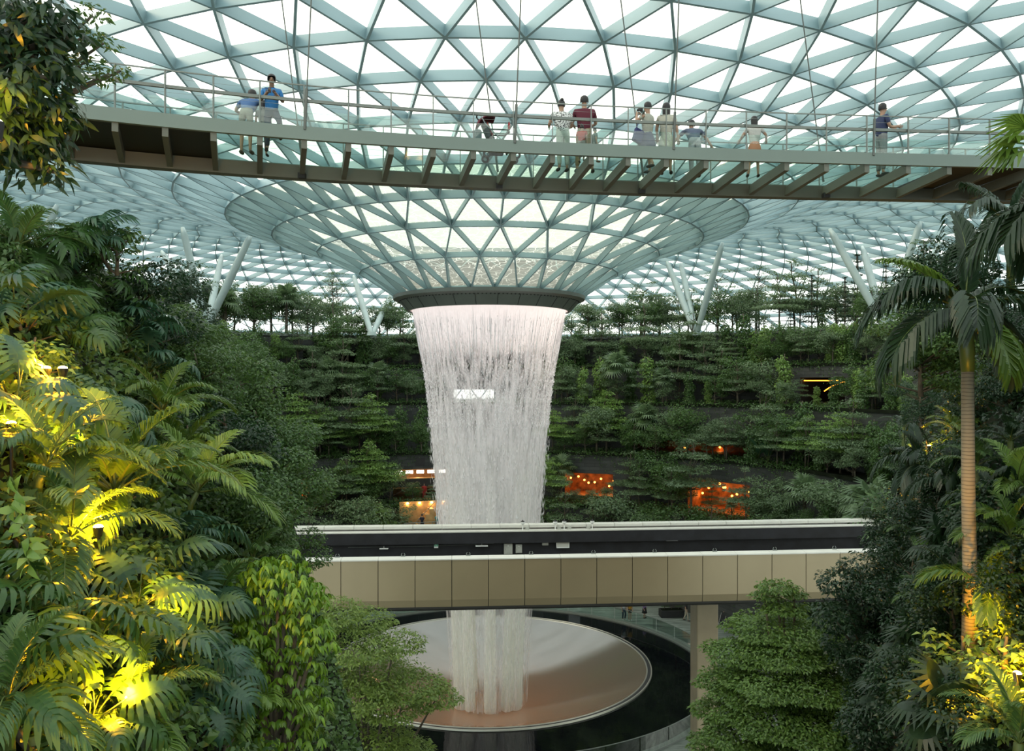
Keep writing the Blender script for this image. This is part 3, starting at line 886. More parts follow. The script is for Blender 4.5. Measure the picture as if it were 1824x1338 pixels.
def at_via(px, n, z):
    """point on the line n, height z, that is seen in pixel column px"""
    lo_, hi_ = -24.0, 26.0
    for _ in range(50):
        md = (lo_ + hi_) / 2; p = VP(md, n, z)
        if p.x / p.y * F + CX < px: lo_ = md
        else: hi_ = md
    return VP(lo_, n, z)
ang = math.atan2(vd.y, vd.x)
dn = ['leftmost of the four', 'second from the left of the four', 'third from the left of the four', 'rightmost of the four']
for k, px in enumerate((931, 989, 1005, 1055)):
    p = at_via(px, 8.62, vf - 0.27)
    e = empty('dome_camera', p, ang); tag(e, 'small white dome camera on the viaduct ledge, %s' % dn[k], 'camera')
    MB().tube([(0, 0, 0), (0, 0, 0.30)], 0.025, 8).build('post', M['white'], e)
    MB().lathe([(0.01, 0.27), (0.05, 0.28), (0.10, 0.33), (0.115, 0.39), (0.11, 0.44)], 16).build('dome', M['white'], e, smooth=True)
    MB().lathe([(0.11, 0.44), (0.10, 0.47), (0.03, 0.49), (0.03, 0.54), (0.01, 0.55)], 16).build('cap', M['black'], e, smooth=True)
for k, px in enumerate((939, 996, 1014, 1048)):
    o = MB().box((0, 0, 0.07), (0.20, 0.12, 0.14)).build('junction_box', M['grey_box'], loc=at_via(px, 8.72, vf - 0.27)); o.rotation_euler.z = ang
    tag(bevel(o, 0.01), 'small grey junction box, %s' % ['beside the leftmost dome camera', 'between the two close dome cameras', 'right of the third dome camera', 'left of the rightmost dome camera'][k], 'box')
def wall_box(px, py, w, h, name, label, cat, mat, face=None, n=8.72):
    Zd = 43.2
    zc = EYE + (HOR - py) / F * Zd
    p = at_via(px, n, zc)
    e = empty(name, p, ang); tag(e, label, cat)
    bevel(MB().box((0, -0.06, 0), (w, 0.14, h)).build('body', M[mat], e), 0.012)
    if face: face(e, w, h)
    return e
def door_face(e, w, h):
    MB().box((0, -0.136, 0.0), (w * 0.9, 0.014, h * 0.92)).build('door', M['grey_box'], e)
    MB().box((0, -0.146, h * 0.30), (w * 0.16, 0.02, h * 0.06)).build('label_plate', M['white'], e)
    MB().tube([(-w * 0.36, -0.145, -h * 0.1), (-w * 0.36, -0.145, 0.02)], 0.012, 6).build('handle', M['rail'], e)
wall_box(905, 980, 0.46, 0.56, 'control_cabinet', 'larger grey cabinet on the black track wall, left of the pair', 'cabinet', 'grey_box', door_face)
wall_box(924, 980, 0.34, 0.46, 'control_cabinet', 'smaller grey cabinet on the black track wall, right of the pair', 'cabinet', 'grey_box', door_face)
wall_box(971, 970.5, 0.33, 0.25, 'control_cabinet', 'small flat grey box between the paired cabinets and the white panel', 'cabinet', 'grey_box', lambda e, w, h: MB().box((0, -0.14, h * 0.2), (0.06, 0.01, 0.04)).build('label_plate', M['black'], e))
def frame_face(e, w, h):
    for s in (-1, 1):
        MB().box((s * (w / 2 - 0.02), -0.14, 0), (0.04, 0.02, h)).build('frame_side', M['white'], e)
        MB().box((0, -0.14, s * (h / 2 - 0.02)), (w, 0.02, 0.04)).build('frame_side', M['white'], e)
wall_box(1002, 971.5, 0.70, 0.48, 'white_panel', 'white rectangular panel on the black track wall', 'panel', 'cap', frame_face)
def exit_face(e, w, h):
    MB().box((0, -0.134, h * 0.1), (w * 0.92, 0.012, h * 0.62)).build('green_field', M['green_sign'], e)
    MB().sphere((0.015, -0.146, h * 0.27), 0.018, 8, 6).build('figure_head', M['white'], e)
    mb = MB()
    for a, b in (((0.01, 0.20), (-0.02, 0.06)), ((-0.02, 0.06), (0.035, -0.02)), ((0.035, -0.02), (0.03, -0.12)), ((-0.02, 0.06), (-0.06, -0.04)), ((-0.06, -0.04), (-0.085, -0.04)), ((0.01, 0.19), (0.055, 0.12)), ((0.01, 0.19), (-0.05, 0.14))):
        mb.bar((a[0], -0.144, a[1] * h * 2), (b[0], -0.144, b[1] * h * 2), 0.018, 0.012, (0, 1, 0))
    mb.build('running_figure', M['white'], e)
    MB().box((0, -0.134, -h * 0.36), (w * 0.92, 0.012, h * 0.22)).build('white_field', M['white'], e)
wall_box(777, 971.5, 0.22, 0.30, 'exit_sign', 'small green and white emergency exit sign on the black track wall', 'sign', 'white', exit_face)
lm = ['first', 'second', 'third', 'fourth', 'fifth', 'sixth', 'seventh']
for k, (px, py, w) in enumerate(((684, 976, 0.46), (858, 973.5, 0.66), (1118, 968, 0.44), (1196, 968.5, 0.64), (1356, 966, 0.42), (1518, 965, 0.60))):
    e = wall_box(px, py, w, 0.05, 'batten_light', 'slim unlit batten light on the black track wall, %s from the left' % lm[k], 'light', 'white', None, 8.60)
    MB().box((0, -0.06, 0.07), (0.03, 0.03, 0.12)).build('bracket', M['grey_box'], e)
for k, px in enumerate((601, 718, 834, 946, 1057, 1166, 1273, 1380, 1486)):
    p = at_via(px, 0.46, vz + 0.05)
    e = empty('rail_bracket', p, ang); tag(e, 'small silver bracket behind the beige parapet, %s from the left' % ordn[k], 'bracket', 'silver brackets along the parapet')
    for s in (-1, 1): MB().tube([(s * 0.05, 0, 0), (s * 0.08, 0, 0.09), (s * 0.04, 0, 0.15)], 0.014, 6).build('hook', M['rail'], e)
    MB().box((0, 0, 0.015), (0.2, 0.08, 0.03)).build('foot', M['rail'], e)
cw = MB()
for (pa, ya, pb, yb) in ((620, 974, 880, 969), (880, 966, 1010, 962), (1010, 962, 1480, 963)):
    a = at_via(pa, 8.70, EYE + (HOR - ya) / F * 43.2); b = at_via(pb, 8.70, EYE + (HOR - yb) / F * 43.4)
    cw.tube([a + (b - a) * (i / 10) - Vector((0, 0, 0.05 * math.sin(PI * i / 10))) for i in range(11)], 0.012, 5)
tag(cw.build('wall_conduit', M['rail']), 'thin grey conduit running along the black track wall', 'conduit')

# ---------------------------------------------------------------- glass-floored footbridge overhead
near_pts = [(-14.5, 11.6), (-11, 13.85), (-8, 15.5), (-6, 16.37), (-3.2, 17.1), (0, 17.7), (4.13, 18.26), (8.1, 18.7), (12, 19.1), (17, 19.5)]
_x = np.array([p[0] for p in near_pts]); _y = np.array([p[1] for p in near_pts])
def cat_y(x):
    c = np.polyfit(_x, _y, 5); return float(np.polyval(c, x))
cf = np.polyfit(_x, _y, 4)
xs_ = np.linspace(-14.5, 17, 400); ys_ = np.polyval(cf, xs_)
ds = np.concatenate([[0], np.cumsum(np.hypot(np.diff(xs_), np.diff(ys_)))])
BL = ds[-1]
def BP(s, n, z):
    """point s metres along the footbridge, n metres behind its near edge"""
    x = float(np.interp(s, ds, xs_)); 
    e = 0.05
    xa, xb = float(np.interp(s - e, ds, xs_)), float(np.interp(s + e, ds, xs_))
    y = float(np.polyval(cf, x)); ya, yb = float(np.polyval(cf, xa)), float(np.polyval(cf, xb))
    t = Vector((xb - xa, yb - ya, 0)); t = t.normalized() if t.length > 1e-6 else Vector((1, 0, 0))
    return Vector((x, y, z)) + Vector((-t.y, t.x, 0)) * n
def s_at(px, n=0.0):
    lo_, hi_ = 0.0, BL
    for _ in range(40):
        md = (lo_ + hi_) / 2; p = BP(md, n, 25)
        if p.x / p.y * F + CX < px: lo_ = md
        else: hi_ = md
    return lo_
BW = 2.45
FZ = 25.06
br = empty('footbridge', BP(BL / 2, 0, 25)); bo = Vector(br.location)
tag(br, 'slim grey glass-floored footbridge hung below the roof, people standing on it', 'footbridge')
def bsweep(name, sec, s0, s1, n, mat):
    k = len(sec); vs_, fs = [], []
    for i in range(n + 1):
        s = s0 + (s1 - s0) * i / n
        for (a, z) in sec: vs_.append(BP(s, a, z) - bo)
    for i in range(n):
        for j in range(k):
            j2 = (j + 1) % k
            fs.append((i * k + j, i * k + j2, (i + 1) * k + j2, (i + 1) * k + j))
    fs.append(tuple(range(k))[::-1]); fs.append(tuple(n * k + j for j in range(k)))
    return MB().add(vs_, fs).build(name, mat, br)
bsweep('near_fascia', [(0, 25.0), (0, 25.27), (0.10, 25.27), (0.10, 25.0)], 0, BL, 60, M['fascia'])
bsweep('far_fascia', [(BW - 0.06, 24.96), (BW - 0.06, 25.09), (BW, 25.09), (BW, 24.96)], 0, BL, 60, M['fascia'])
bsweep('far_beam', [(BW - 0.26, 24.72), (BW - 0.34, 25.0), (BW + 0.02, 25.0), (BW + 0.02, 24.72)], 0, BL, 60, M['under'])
seams = [380, 463, 542, 621, 697, 772, 844, 915, 985, 1054, 1120, 1188, 1259, 1331, 1403, 1474, 1546, 1620, 1693]
ss = [s_at(px) for px in seams]
stp_l = ss[1] - ss[0]; stp_r = ss[-1] - ss[-2]
left = [ss[0] - stp_l * (k + 1) for k in range(5)][::-1]; right = [ss[-1] + stp_r * (k + 1) for k in range(5)]
allS = [s for s in left + ss + right if 0 < s < BL - 0.05]
for s in allS:
    a, b = BP(s, 0.04, 24.93) - bo, BP(s, BW - 0.2, 24.86) - bo
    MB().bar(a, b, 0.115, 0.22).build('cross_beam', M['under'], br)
for i in range(len(allS) - 1):
    s0, s1 = allS[i] + 0.03, allS[i + 1] - 0.03
    glass = ss[0] - 0.01 <= allS[i] < ss[-1] - 0.01
    nm, mt = ('glass_floor_panel', M['deck_glass']) if glass else ('solid_floor_panel', M['dark_panel'])
    bsweep(nm, [(0.08, FZ - 0.04), (0.08, FZ), (BW - 0.06, FZ), (BW - 0.06, FZ - 0.04)], s0, s1, 2, mt)
# two railings
for nm, n in (('near', 0.05), ('far', BW - 0.05)):
    z0 = 25.27 if nm == 'near' else 25.09
    bsweep('top_rail', [(n - 0.012, 26.12), (n - 0.012, 26.144), (n + 0.012, 26.144), (n + 0.012, 26.12)], 0, BL, 60, M['rail'])
    if nm == 'near':
        bsweep('handrail', [(n + 0.03, 25.80), (n + 0.03, 25.86), (n + 0.09, 25.86), (n + 0.09, 25.80)], 0, BL, 60, M['rail'])
    else:
        bsweep('handrail', [(n - 0.09, 25.82), (n - 0.09, 25.86), (n - 0.05, 25.86), (n - 0.05, 25.82)], 0, BL, 60, M['rail'])
    for q in range(5):
        z = 25.42 + 0.14 * q
        bsweep('rail_wire', [(n - 0.002, z), (n, z + 0.005), (n + 0.002, z)], 0, BL, 40, M['rail'])
    for s in allS:
        MB().bar(BP(s, n, z0) - bo, BP(s, n, 26.14) - bo, 0.022, 0.05, (0, 1, 0)).build('rail_post', M['rail'], br)
for i in range(len(allS) - 1):
    bsweep('glass_parapet', [(0.075, 25.27), (0.075, 25.62), (0.085, 25.62), (0.085, 25.27)], allS[i] + 0.02, allS[i + 1] - 0.02, 2, M['clear'])
for px in (542, 915, 1188, 1546):
    s = s_at(px)
    MB().box(BP(s, BW - 0.42, 24.74) - bo, (0.16, 0.16, 0.12)).build('hanger_socket', M['black'], br)
# hangers
hl = ['leftmost hanger pair', 'second hanger pair from the left', 'third hanger pair from the left', 'rightmost hanger pair']
for k, px in enumerate((543, 917, 1200, 1556)):
    s = s_at(px)
    for n, w in ((0.0, 'near'), (BW, 'far')):
        p = BP(s, n, 25.2)
        lean = Vector((0.16 if n == 0 else -0.5, 0.3 if n == 0 else 0.0, 0))
        r = math.hypot(p.x - AX, p.y - AY); zt = roof_z(r) + 0.1
        e = empty('hanger_cable', p); tag(e, 'thin steel cable holding the footbridge, %s edge, %s' % (w, hl[k]), 'cable')
        top = Vector((lean.x * (zt - 25) / 4, lean.y, zt - 25.2))
        MB().tube([(0, 0, 0), top], 0.016, 6).build('wire', M['cable'], e)
        MB().tube([top * 0.0, top * 0.09], 0.03, 8).build('turnbuckle', M['cable'], e)
# ---------------------------------------------------------------- planting: leaf and frond builders
M['lf_mid'] = leaf_mat('leaf_mid_green', (0.030, 0.080, 0.022), (0.105, 0.20, 0.048))
M['lf_far'] = leaf_mat('leaf_terrace_hazy_green', (0.070, 0.125, 0.062), (0.19, 0.28, 0.13))  # haze over the far terraces is mixed into this greyed leaf colour
M['lf_light'] = leaf_mat('leaf_light_green', (0.10, 0.20, 0.045), (0.24, 0.38, 0.09))
M['lf_bright'] = leaf_mat('leaf_bright_green', (0.055, 0.16, 0.012), (0.22, 0.38, 0.035), 0.35)
M['lf_dark'] = leaf_mat('leaf_dark_green', (0.008, 0.028, 0.012), (0.028, 0.070, 0.028), 0.38)
M['lf_olive'] = leaf_mat('leaf_olive', (0.05, 0.09, 0.018), (0.13, 0.17, 0.045), 0.5)
M['lf_blue'] = leaf_mat('leaf_blue_green', (0.030, 0.085, 0.055), (0.070, 0.16, 0.085), 0.4)
M['lf_philo'] = leaf_mat('leaf_lobed_green', (0.030, 0.085, 0.018), (0.070, 0.155, 0.035), 0.33)
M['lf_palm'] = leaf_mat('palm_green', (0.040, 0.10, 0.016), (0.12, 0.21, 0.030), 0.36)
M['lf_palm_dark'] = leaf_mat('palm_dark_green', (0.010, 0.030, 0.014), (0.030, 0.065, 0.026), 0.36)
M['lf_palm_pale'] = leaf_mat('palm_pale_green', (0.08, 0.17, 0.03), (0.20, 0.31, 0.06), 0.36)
M['petiole'] = pmat('petiole_green', (0.09, 0.13, 0.03), 0.5, 0, 0.2, 4)
M['shaft'] = pmat('crownshaft_green', (0.07, 0.12, 0.04), 0.4, 0, 0.2, 3)

def ringed_trunk():
    m, n, l = new_mat('ringed_palm_trunk')
    b = n['Principled BSDF']; t = n.new('ShaderNodeTexCoord')
    w = n.new('ShaderNodeTexWave'); w.bands_direction = 'Z'; w.inputs['Scale'].default_value = 5.5; w.inputs['Distortion'].default_value = 2.0
    l.new(t.outputs['Object'], w.inputs['Vector'])
    r = n.new('ShaderNodeValToRGB'); r.color_ramp.elements[0].position = 0.0; r.color_ramp.elements[1].position = 0.3
    r.color_ramp.elements[0].color = (0.15, 0.125, 0.085, 1); r.color_ramp.elements[1].color = (0.30, 0.25, 0.17, 1)
    l.new(w.outputs['Fac'], r.inputs['Fac']); l.new(r.outputs['Color'], b.inputs['Base Color']); b.inputs['Roughness'].default_value = 0.8
    return m
M['palm_trunk'] = ringed_trunk()

def unit(a): return a / np.maximum(np.linalg.norm(a, axis=1, keepdims=True), 1e-9)
def leaves(Cn, Dn, Nn, L, W, rs, stations=((0, .12), (.42, 1), (1, .06)), droop=0.18, fold=0.25):
    """many leaves at once -> (V, F); each leaf a folded, drooping blade"""
    n = len(Cn)
    Dn = unit(Dn); S_ = unit(np.cross(Dn, Nn)); Nn = np.cross(S_, Dn)
    L = np.broadcast_to(np.asarray(L, dtype=float), (n,))[:, None]; W = np.broadcast_to(np.asarray(W, dtype=float), (n,))[:, None]
    V = []
    for t, w in stations:
        ctr = Cn + Dn * L * t - Nn * L * droop * t * t * (1 if droop else 0)
        up = Nn * (W * w * fold)
        V.append(ctr - S_ * W * w * 0.5 + up); V.append(ctr + S_ * W * w * 0.5 + up)
    k = len(stations)
    V = np.stack(V, 1).reshape(-1, 3)
    base = (np.arange(n) * 2 * k)[:, None, None]
    q = np.array([[2 * i, 2 * i + 1, 2 * i + 3, 2 * i + 2] for i in range(k - 1)])[None]
    return V, (base + q).reshape(-1, 4)

def pad_points(rs, n, c, rx, rz, shell=0.55, lower=0.25):
    """points in the upper shell of a flattened dome"""
    d = rs.randn(n, 3); d = unit(d)
    d[:, 2] = np.where(d[:, 2] < 0, d[:, 2] * lower, d[:, 2])
    rad = shell + (1 - shell) * rs.rand(n) ** 0.5
    lump = 1 + 0.16 * np.sin(d[:, 0] * 5 + c[0] * 7) * np.cos(d[:, 1] * 6 + c[1] * 5)
    p = d * (rad * lump)[:, None] * np.array([rx, rx, rz]) + np.array(c)
    return p, d
def pads_mesh(name, pads, mat, dens, L, W, seed, flat=0.75, stations=((0, .12), (.42, 1), (1, .06)), droop=0.25, lower=0.25, hang=0.0):
    rs = np.random.RandomState(seed)
    VV, FF, b = [], [], 0
    for (c, rx, rz) in pads:
        n = max(12, int(dens * rx * rx))
        p, d = pad_points(rs, n, c, rx, rz, lower=lower)
        N_ = d * (1 - flat) + np.array([0, 0, 1]) * flat + rs.randn(n, 3) * 0.35
        D_ = rs.randn(n, 3) * 0.8 + d * 0.9; D_[:, 2] = D_[:, 2] * 0.35 - 0.25 - hang
        l_ = L * (0.7 + 0.6 * rs.rand(n))
        V, Fq = leaves(p, D_, N_, l_, l_ * W / L, rs, stations, droop)
        VV.append(V); FF.append(Fq + b); b += len(V)
    return np_mesh(name, np.concatenate(VV), np.concatenate(FF), mat)

def branchy(pads, h, tr, seed, base=0.35, mat='bark', n=7, straight=False, name='trunk'):
    rs = random.Random(seed)
    mb = MB()
    lean = [Vector((rs.uniform(-.05, .05) * h * (i / 6), rs.uniform(-.05, .05) * h * (i / 6), h * i / 6)) for i in range(7)]
    if straight: lean = [Vector((0, 0, h * i / 6)) for i in range(7)]
    mb.tube(lean, [tr * (1 - 0.11 * i) for i in range(7)], n)
    for (c, rx, rz) in pads:
        c = Vector(c)
        z0 = max(base * h, c.z - 0.35 * math.hypot(c.x, c.y) - 0.1 * h)
        z0 = min(z0, h * 0.97)
        f = z0 / h * 6; i = min(5, int(f)); s = lean[i].lerp(lean[i + 1], f - i)
        m_ = s.lerp(c, 0.55) + Vector((0, 0, -0.03 * h))
        mb.tube([s, m_, c - Vector((0, 0, rz * 0.3))], [tr * 0.42, tr * 0.26, tr * 0.10], 5)
    return mb.data(name, M[mat], True)

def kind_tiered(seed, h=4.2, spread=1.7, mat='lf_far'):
    rs = random.Random(seed); pads = []
    nt = rs.randint(4, 6)
    for i in range(nt):
        f = i / (nt - 1); z = h * (0.42 + 0.55 * f); R_ = spread * (1.0 - 0.62 * f) * rs.uniform(0.85, 1.1)
        m = max(2, int(6 - 3.5 * f))
        a = rs.random() * 6
        for k in range(m):
            t = a + 2 * PI * k / m + rs.uniform(-.3, .3); q = R_ * rs.uniform(.45, .8)
            pads.append(((q * math.cos(t), q * math.sin(t), z + rs.uniform(-.12, .12)), R_ * rs.uniform(.42, .6), 0.16))
        pads.append(((0, 0, z + .1), R_ * .45, 0.18))
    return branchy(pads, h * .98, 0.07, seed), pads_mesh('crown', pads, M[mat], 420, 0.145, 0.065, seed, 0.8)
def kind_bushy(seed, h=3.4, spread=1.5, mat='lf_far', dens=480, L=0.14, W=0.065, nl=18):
    rs = random.Random(seed); pads = []
    for i in range(nl):
        t = rs.random() * 2 * PI; q = spread * math.sqrt(rs.random()) * .8; z = h * rs.uniform(.35, .92) * (1 - 0.35 * (q / spread) ** 2)
        pads.append(((q * math.cos(t), q * math.sin(t), z), spread * rs.uniform(.30, .48), spread * rs.uniform(.22, .34)))
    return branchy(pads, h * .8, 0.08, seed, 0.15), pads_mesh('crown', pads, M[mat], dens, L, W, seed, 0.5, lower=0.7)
def kind_pillar(seed, h=3.2, r=0.5, mat='lf_light', dens=420):
    rs = random.Random(seed); pads = []
    n = int(h / 0.33)
    for i in range(n):
        z = 0.35 + (h - 0.35) * i / n; t = rs.random() * 6; q = r * .28
        pads.append(((q * math.cos(t), q * math.sin(t), z), r * rs.uniform(.8, 1.15) * (1 - 0.45 * (i / n) ** 3), 0.30))
    return branchy([], h, 0.07, seed), pads_mesh('crown', pads, M[mat], dens * 1.7, 0.15, 0.095, seed, 0.35, lower=0.9, hang=0.4)
def kind_flattop(seed, h=7.5, spread=1.9, mat='lf_mid'):
    rs = random.Random(seed); pads = []
    for k in range(16):
        t = rs.random() * 2 * PI; q = spread * math.sqrt(rs.random()); z = h * (0.72 + 0.28 * rs.random()) - 0.1 * q
        pads.append(((q * math.cos(t), q * math.sin(t), z), rs.uniform(.45, .75), 0.12))
    return branchy(pads, h * .8, 0.09, seed, 0.45, 'bark'), pads_mesh('crown', pads, M[mat], 170, 0.15, 0.06, seed, 0.9)
def kind_pagoda(seed, h=6.0, spread=0.9, mat='lf_dark'):
    rs = random.Random(seed); pads = []
    nt = 10
    for i in range(nt):
        f = i / (nt - 1); z = h * (.18 + .8 * f); R_ = spread * (1.05 - .85 * f)
        for k in range(6):
            t = 2 * PI * k / 6 + i * 1.1
            for q in (.5, .95): pads.append(((R_ * q * math.cos(t), R_ * q * math.sin(t), z + .08 * q), R_ * .28 + .06, 0.07))
    return branchy(pads[::2], h, 0.07, seed, .1, 'bark', 6, True), pads_mesh('crown', pads, M[mat], 420, 0.13, 0.05, seed, 0.7)

def fan_leaf(mb, base, dirv, up, R_, seg=20, spread=R(290), droop=0.35, wseg=0.16):
    d = Vector(dirv).normalized(); s = d.cross(Vector(up)).normalized(); u = s.cross(d).normalized()
    base = Vector(base)
    for i in range(seg):
        a = -spread / 2 + spread * i / (seg - 1)
        o = d * math.cos(a) + s * math.sin(a)
        t = o.cross(u).normalized()
        ln = R_ * (0.75 + 0.25 * math.cos(a * 0.6))
        p = [base, base + o * ln * .5 + u * ln * .04, base + o * ln - u * ln * droop * 0.6 + Vector((0, 0, -ln * droop * .4))]
        w = [0.01, ln * wseg, 0.012]
        v = []
        for q, ww in zip(p, w): v += [q - t * ww / 2, q + t * ww / 2]
        mb.add(v, [(0, 1, 3, 2), (2, 3, 5, 4)])
def fan_crown(seed, n=16, R_=0.75, pet=0.8, mat='lf_far', droop=0.35):
    rs = random.Random(seed); mb = MB()
    for i in range(n):
        t = 2.4 * i + rs.uniform(-.2, .2); el = R(78) - R(105) * (i / n)
        d = Vector((math.cos(t) * math.cos(el), math.sin(t) * math.cos(el), math.sin(el)))
        e = d * pet * rs.uniform(.8, 1.1)
        mb.tube([(0, 0, 0), e * .5 + Vector((0, 0, .04)), e], [0.018, 0.014, 0.01], 4)
        fan_leaf(mb, e, (d + Vector((0, 0, -0.25))).normalized(), Vector((0, 0, 1)) + d * -0.3, R_ * rs.uniform(.85, 1.1), droop=droop)
    return mb.data('crown', M[mat])
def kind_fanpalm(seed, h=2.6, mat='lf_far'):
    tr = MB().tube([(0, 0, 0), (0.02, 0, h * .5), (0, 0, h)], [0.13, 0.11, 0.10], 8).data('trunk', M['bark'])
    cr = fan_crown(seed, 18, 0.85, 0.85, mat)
    V = np.empty(len(cr.vertices) * 3, dtype=np.float32); cr.vertices.foreach_get('co', V); V = V.reshape(-1, 3); V[:, 2] += h; cr.vertices.foreach_set('co', V.ravel()); cr.update()
    return tr, cr

def frond_mesh(name, mat, elev=60, arch=75, nl=40, lw=0.021, ll=0.30, ang=52, seed=0, vee=0.35, droop=0.5, width_mid=.45):
    """pinnate palm leaf of length 1, base at the origin, growing along +X and arching down"""
    rs = random.Random(seed)
    n = 14; pts = [Vector((0, 0, 0))]
    a = R(elev)
    for i in range(n):
        f = (i + .5) / n
        b = a - R(arch) * f ** 1.3
        pts.append(pts[-1] + Vector((math.cos(b), 0, math.sin(b))) / n)
    mb = MB()
    mb.tube(pts, [0.012 * (1 - .8 * i / n) for i in range(n + 1)], 5, m=1)
    for s in (-1, 1):
        for i in range(nl):
            f = 0.16 + 0.84 * (i + rs.uniform(-.2, .2)) / nl
            f = min(max(f, .1), .995)
            k = min(n - 1, int(f * n)); p = pts[k].lerp(pts[k + 1], f * n - k)
            d = (pts[k + 1] - pts[k]).normalized(); u = Vector((0, 1, 0)).cross(d) * -1
            prof = math.sin(PI * (0.18 + 0.74 * (f - .16) / .84)) ** 0.7
            L_ = ll * prof * rs.uniform(.9, 1.08)
            th = R(ang - 22 * f + rs.uniform(-4, 4))
            o = (d * math.cos(th) + Vector((0, s, 0)) * math.sin(th) + u * vee * (1 - .5 * f)).normalized()
            t = o.cross(u).normalized()
            p1 = p + o * L_ * .55; p2 = p + o * L_ * .92 + Vector((0, 0, -L_ * droop)) * .5
            p3 = p + o * L_ * 1.02 + Vector((0, 0, -L_ * droop * .85))
            v = []
            for q, ww in ((p, lw * .55), (p1, lw), (p2, lw * .7), (p3, lw * .08)): v += [q - t * ww / 2, q + t * ww / 2]
            mb.add(v, [(0, 1, 3, 2), (2, 3, 5, 4), (4, 5, 7, 6)])
    return mb.data(name, [M[mat], M['petiole']])

def philo_leaf(seed=0, pet=0.75, mat='lf_philo'):
    """big split-lobed leaf: petiole then a blade of finger lobes, length about 1.4 with its stalk"""
    rs = random.Random(seed); mb = MB()
    b0 = Vector((pet * .78, 0, pet * .55))
    mb.tube([(0, 0, 0), (pet * .35, 0, pet * .38), b0], [.016, .013, .011], 6, m=1)
    n = 8; pts = [b0]
    for i in range(n):
        a = R(12 - 62 * (i / n)); pts.append(pts[-1] + Vector((math.cos(a), 0, math.sin(a))) * 0.62 / n)
    v = []
    for i, p in enumerate(pts):
        w = .13 * (1 - .75 * i / n) + .02
        v += [p + Vector((0, -w, .012)), p, p + Vector((0, w, .012))]
    f = []
    for i in range(n): f += [(3 * i, 3 * i + 1, 3 * i + 4, 3 * i + 3), (3 * i + 1, 3 * i + 2, 3 * i + 5, 3 * i + 4)]
    mb.add(v, f)
    for s in (-1, 1):
        for i in range(10):
            g = i / 9.4; k = min(n - 1, int(g * n)); p = pts[k].lerp(pts[k + 1], g * n - k)
            L_ = .36 * (0.62 + .55 * math.sin(PI * min(1, g * 1.05 + .12))) * rs.uniform(.88, 1.1)
            th = R(118 - 92 * g)
            d = (pts[min(n, k + 1)] - pts[k]).normalized()
            o = d * math.cos(th) + Vector((0, s, 0)) * math.sin(th)
            t = Vector((0, s, 0)) * -math.cos(th) + d * math.sin(th)
            vv = []
            for e, w, z in ((0.0, .036, .0), (.4, .026, .03), (.62, .038, .015), (.85, .026, -.05), (1.0, .004, -.12)):
                q = p + o * L_ * e + Vector((0, 0, z * 1.2 - .05 * e)); vv += [q - t * w, q + t * w]
            mb.add(vv, [(0, 1, 3, 2), (2, 3, 5, 4), (4, 5, 7, 6), (6, 7, 9, 8)])
    return mb.data('leaf', [M[mat], M['petiole']], True)

# shared meshes
PHILO = [philo_leaf(s, pt) for s, pt in ((1, .7), (2, .85), (3, .6))]
PHILO_D = [philo_leaf(s, pt, 'lf_blue') for s, pt in ((4, .7), (5, .85), (6, .6))]
FR = {}
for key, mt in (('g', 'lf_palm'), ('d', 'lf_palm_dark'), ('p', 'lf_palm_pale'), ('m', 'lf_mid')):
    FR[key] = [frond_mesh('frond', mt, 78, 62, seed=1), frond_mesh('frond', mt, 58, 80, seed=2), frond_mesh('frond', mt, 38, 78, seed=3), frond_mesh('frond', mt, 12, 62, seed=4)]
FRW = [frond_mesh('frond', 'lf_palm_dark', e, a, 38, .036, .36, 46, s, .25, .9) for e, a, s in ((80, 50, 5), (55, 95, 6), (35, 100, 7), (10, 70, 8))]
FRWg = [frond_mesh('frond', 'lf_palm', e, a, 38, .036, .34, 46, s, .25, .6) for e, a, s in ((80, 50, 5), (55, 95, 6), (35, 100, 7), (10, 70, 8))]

def palm(loc, size, n, label, key='g', trunk=0.0, tr=0.05, rz=0.0, fr=None, seed=0, lean=(0, 0), group=None, name='arching_palm', rings=(0, 1, 1, 2, 2, 3)):
    rs = random.Random(seed + 11)
    e = empty(name, loc, rz); tag(e, label, 'palm', group)
    fr = fr or FR[key]
    top = Vector((lean[0], lean[1], trunk))
    MB().tube([(0, 0, -0.3), top * .5 + Vector((lean[0] * -.1, 0, 0)), top], [tr * 1.25, tr, tr * .8], 8).build('trunk', M['palm_trunk'] if trunk > 1.2 else M['petiole'], e, True)
    for i in range(n):
        k = rings[i * len(rings) // n]
        a = 2.4 * i + rs.uniform(-.3, .3)
        obj('frond', fr[k], e, top, (rs.uniform(-.15, .15), rs.uniform(-.1, .1), a), size * rs.uniform(.82, 1.1))
    return e
def philo(loc, size, n, label, seed=0, tilt=(0, 0), meshes=None, rz=0.0):
    rs = random.Random(seed + 5)
    e = empty('split_leaf_philodendron', loc, rz); tag(e, label, 'plant')
    e.rotation_euler = (tilt[0], tilt[1], rz)
    MB().tube([(0, 0, -0.4), (0.03, 0, -.1), (0, 0, 0.12)], [.05 * size, .045 * size, .03 * size], 8).build('stem', M['bark'], e, True)
    for i in range(n):
        a = 2.4 * i + rs.uniform(-.25, .25); el = -0.55 + 0.95 * (i / n)
        obj('leaf', rs.choice(meshes or PHILO), e, (0, 0, .1 * size), (rs.uniform(-.25, .25), el, a), size * rs.uniform(.8, 1.12))
    return e

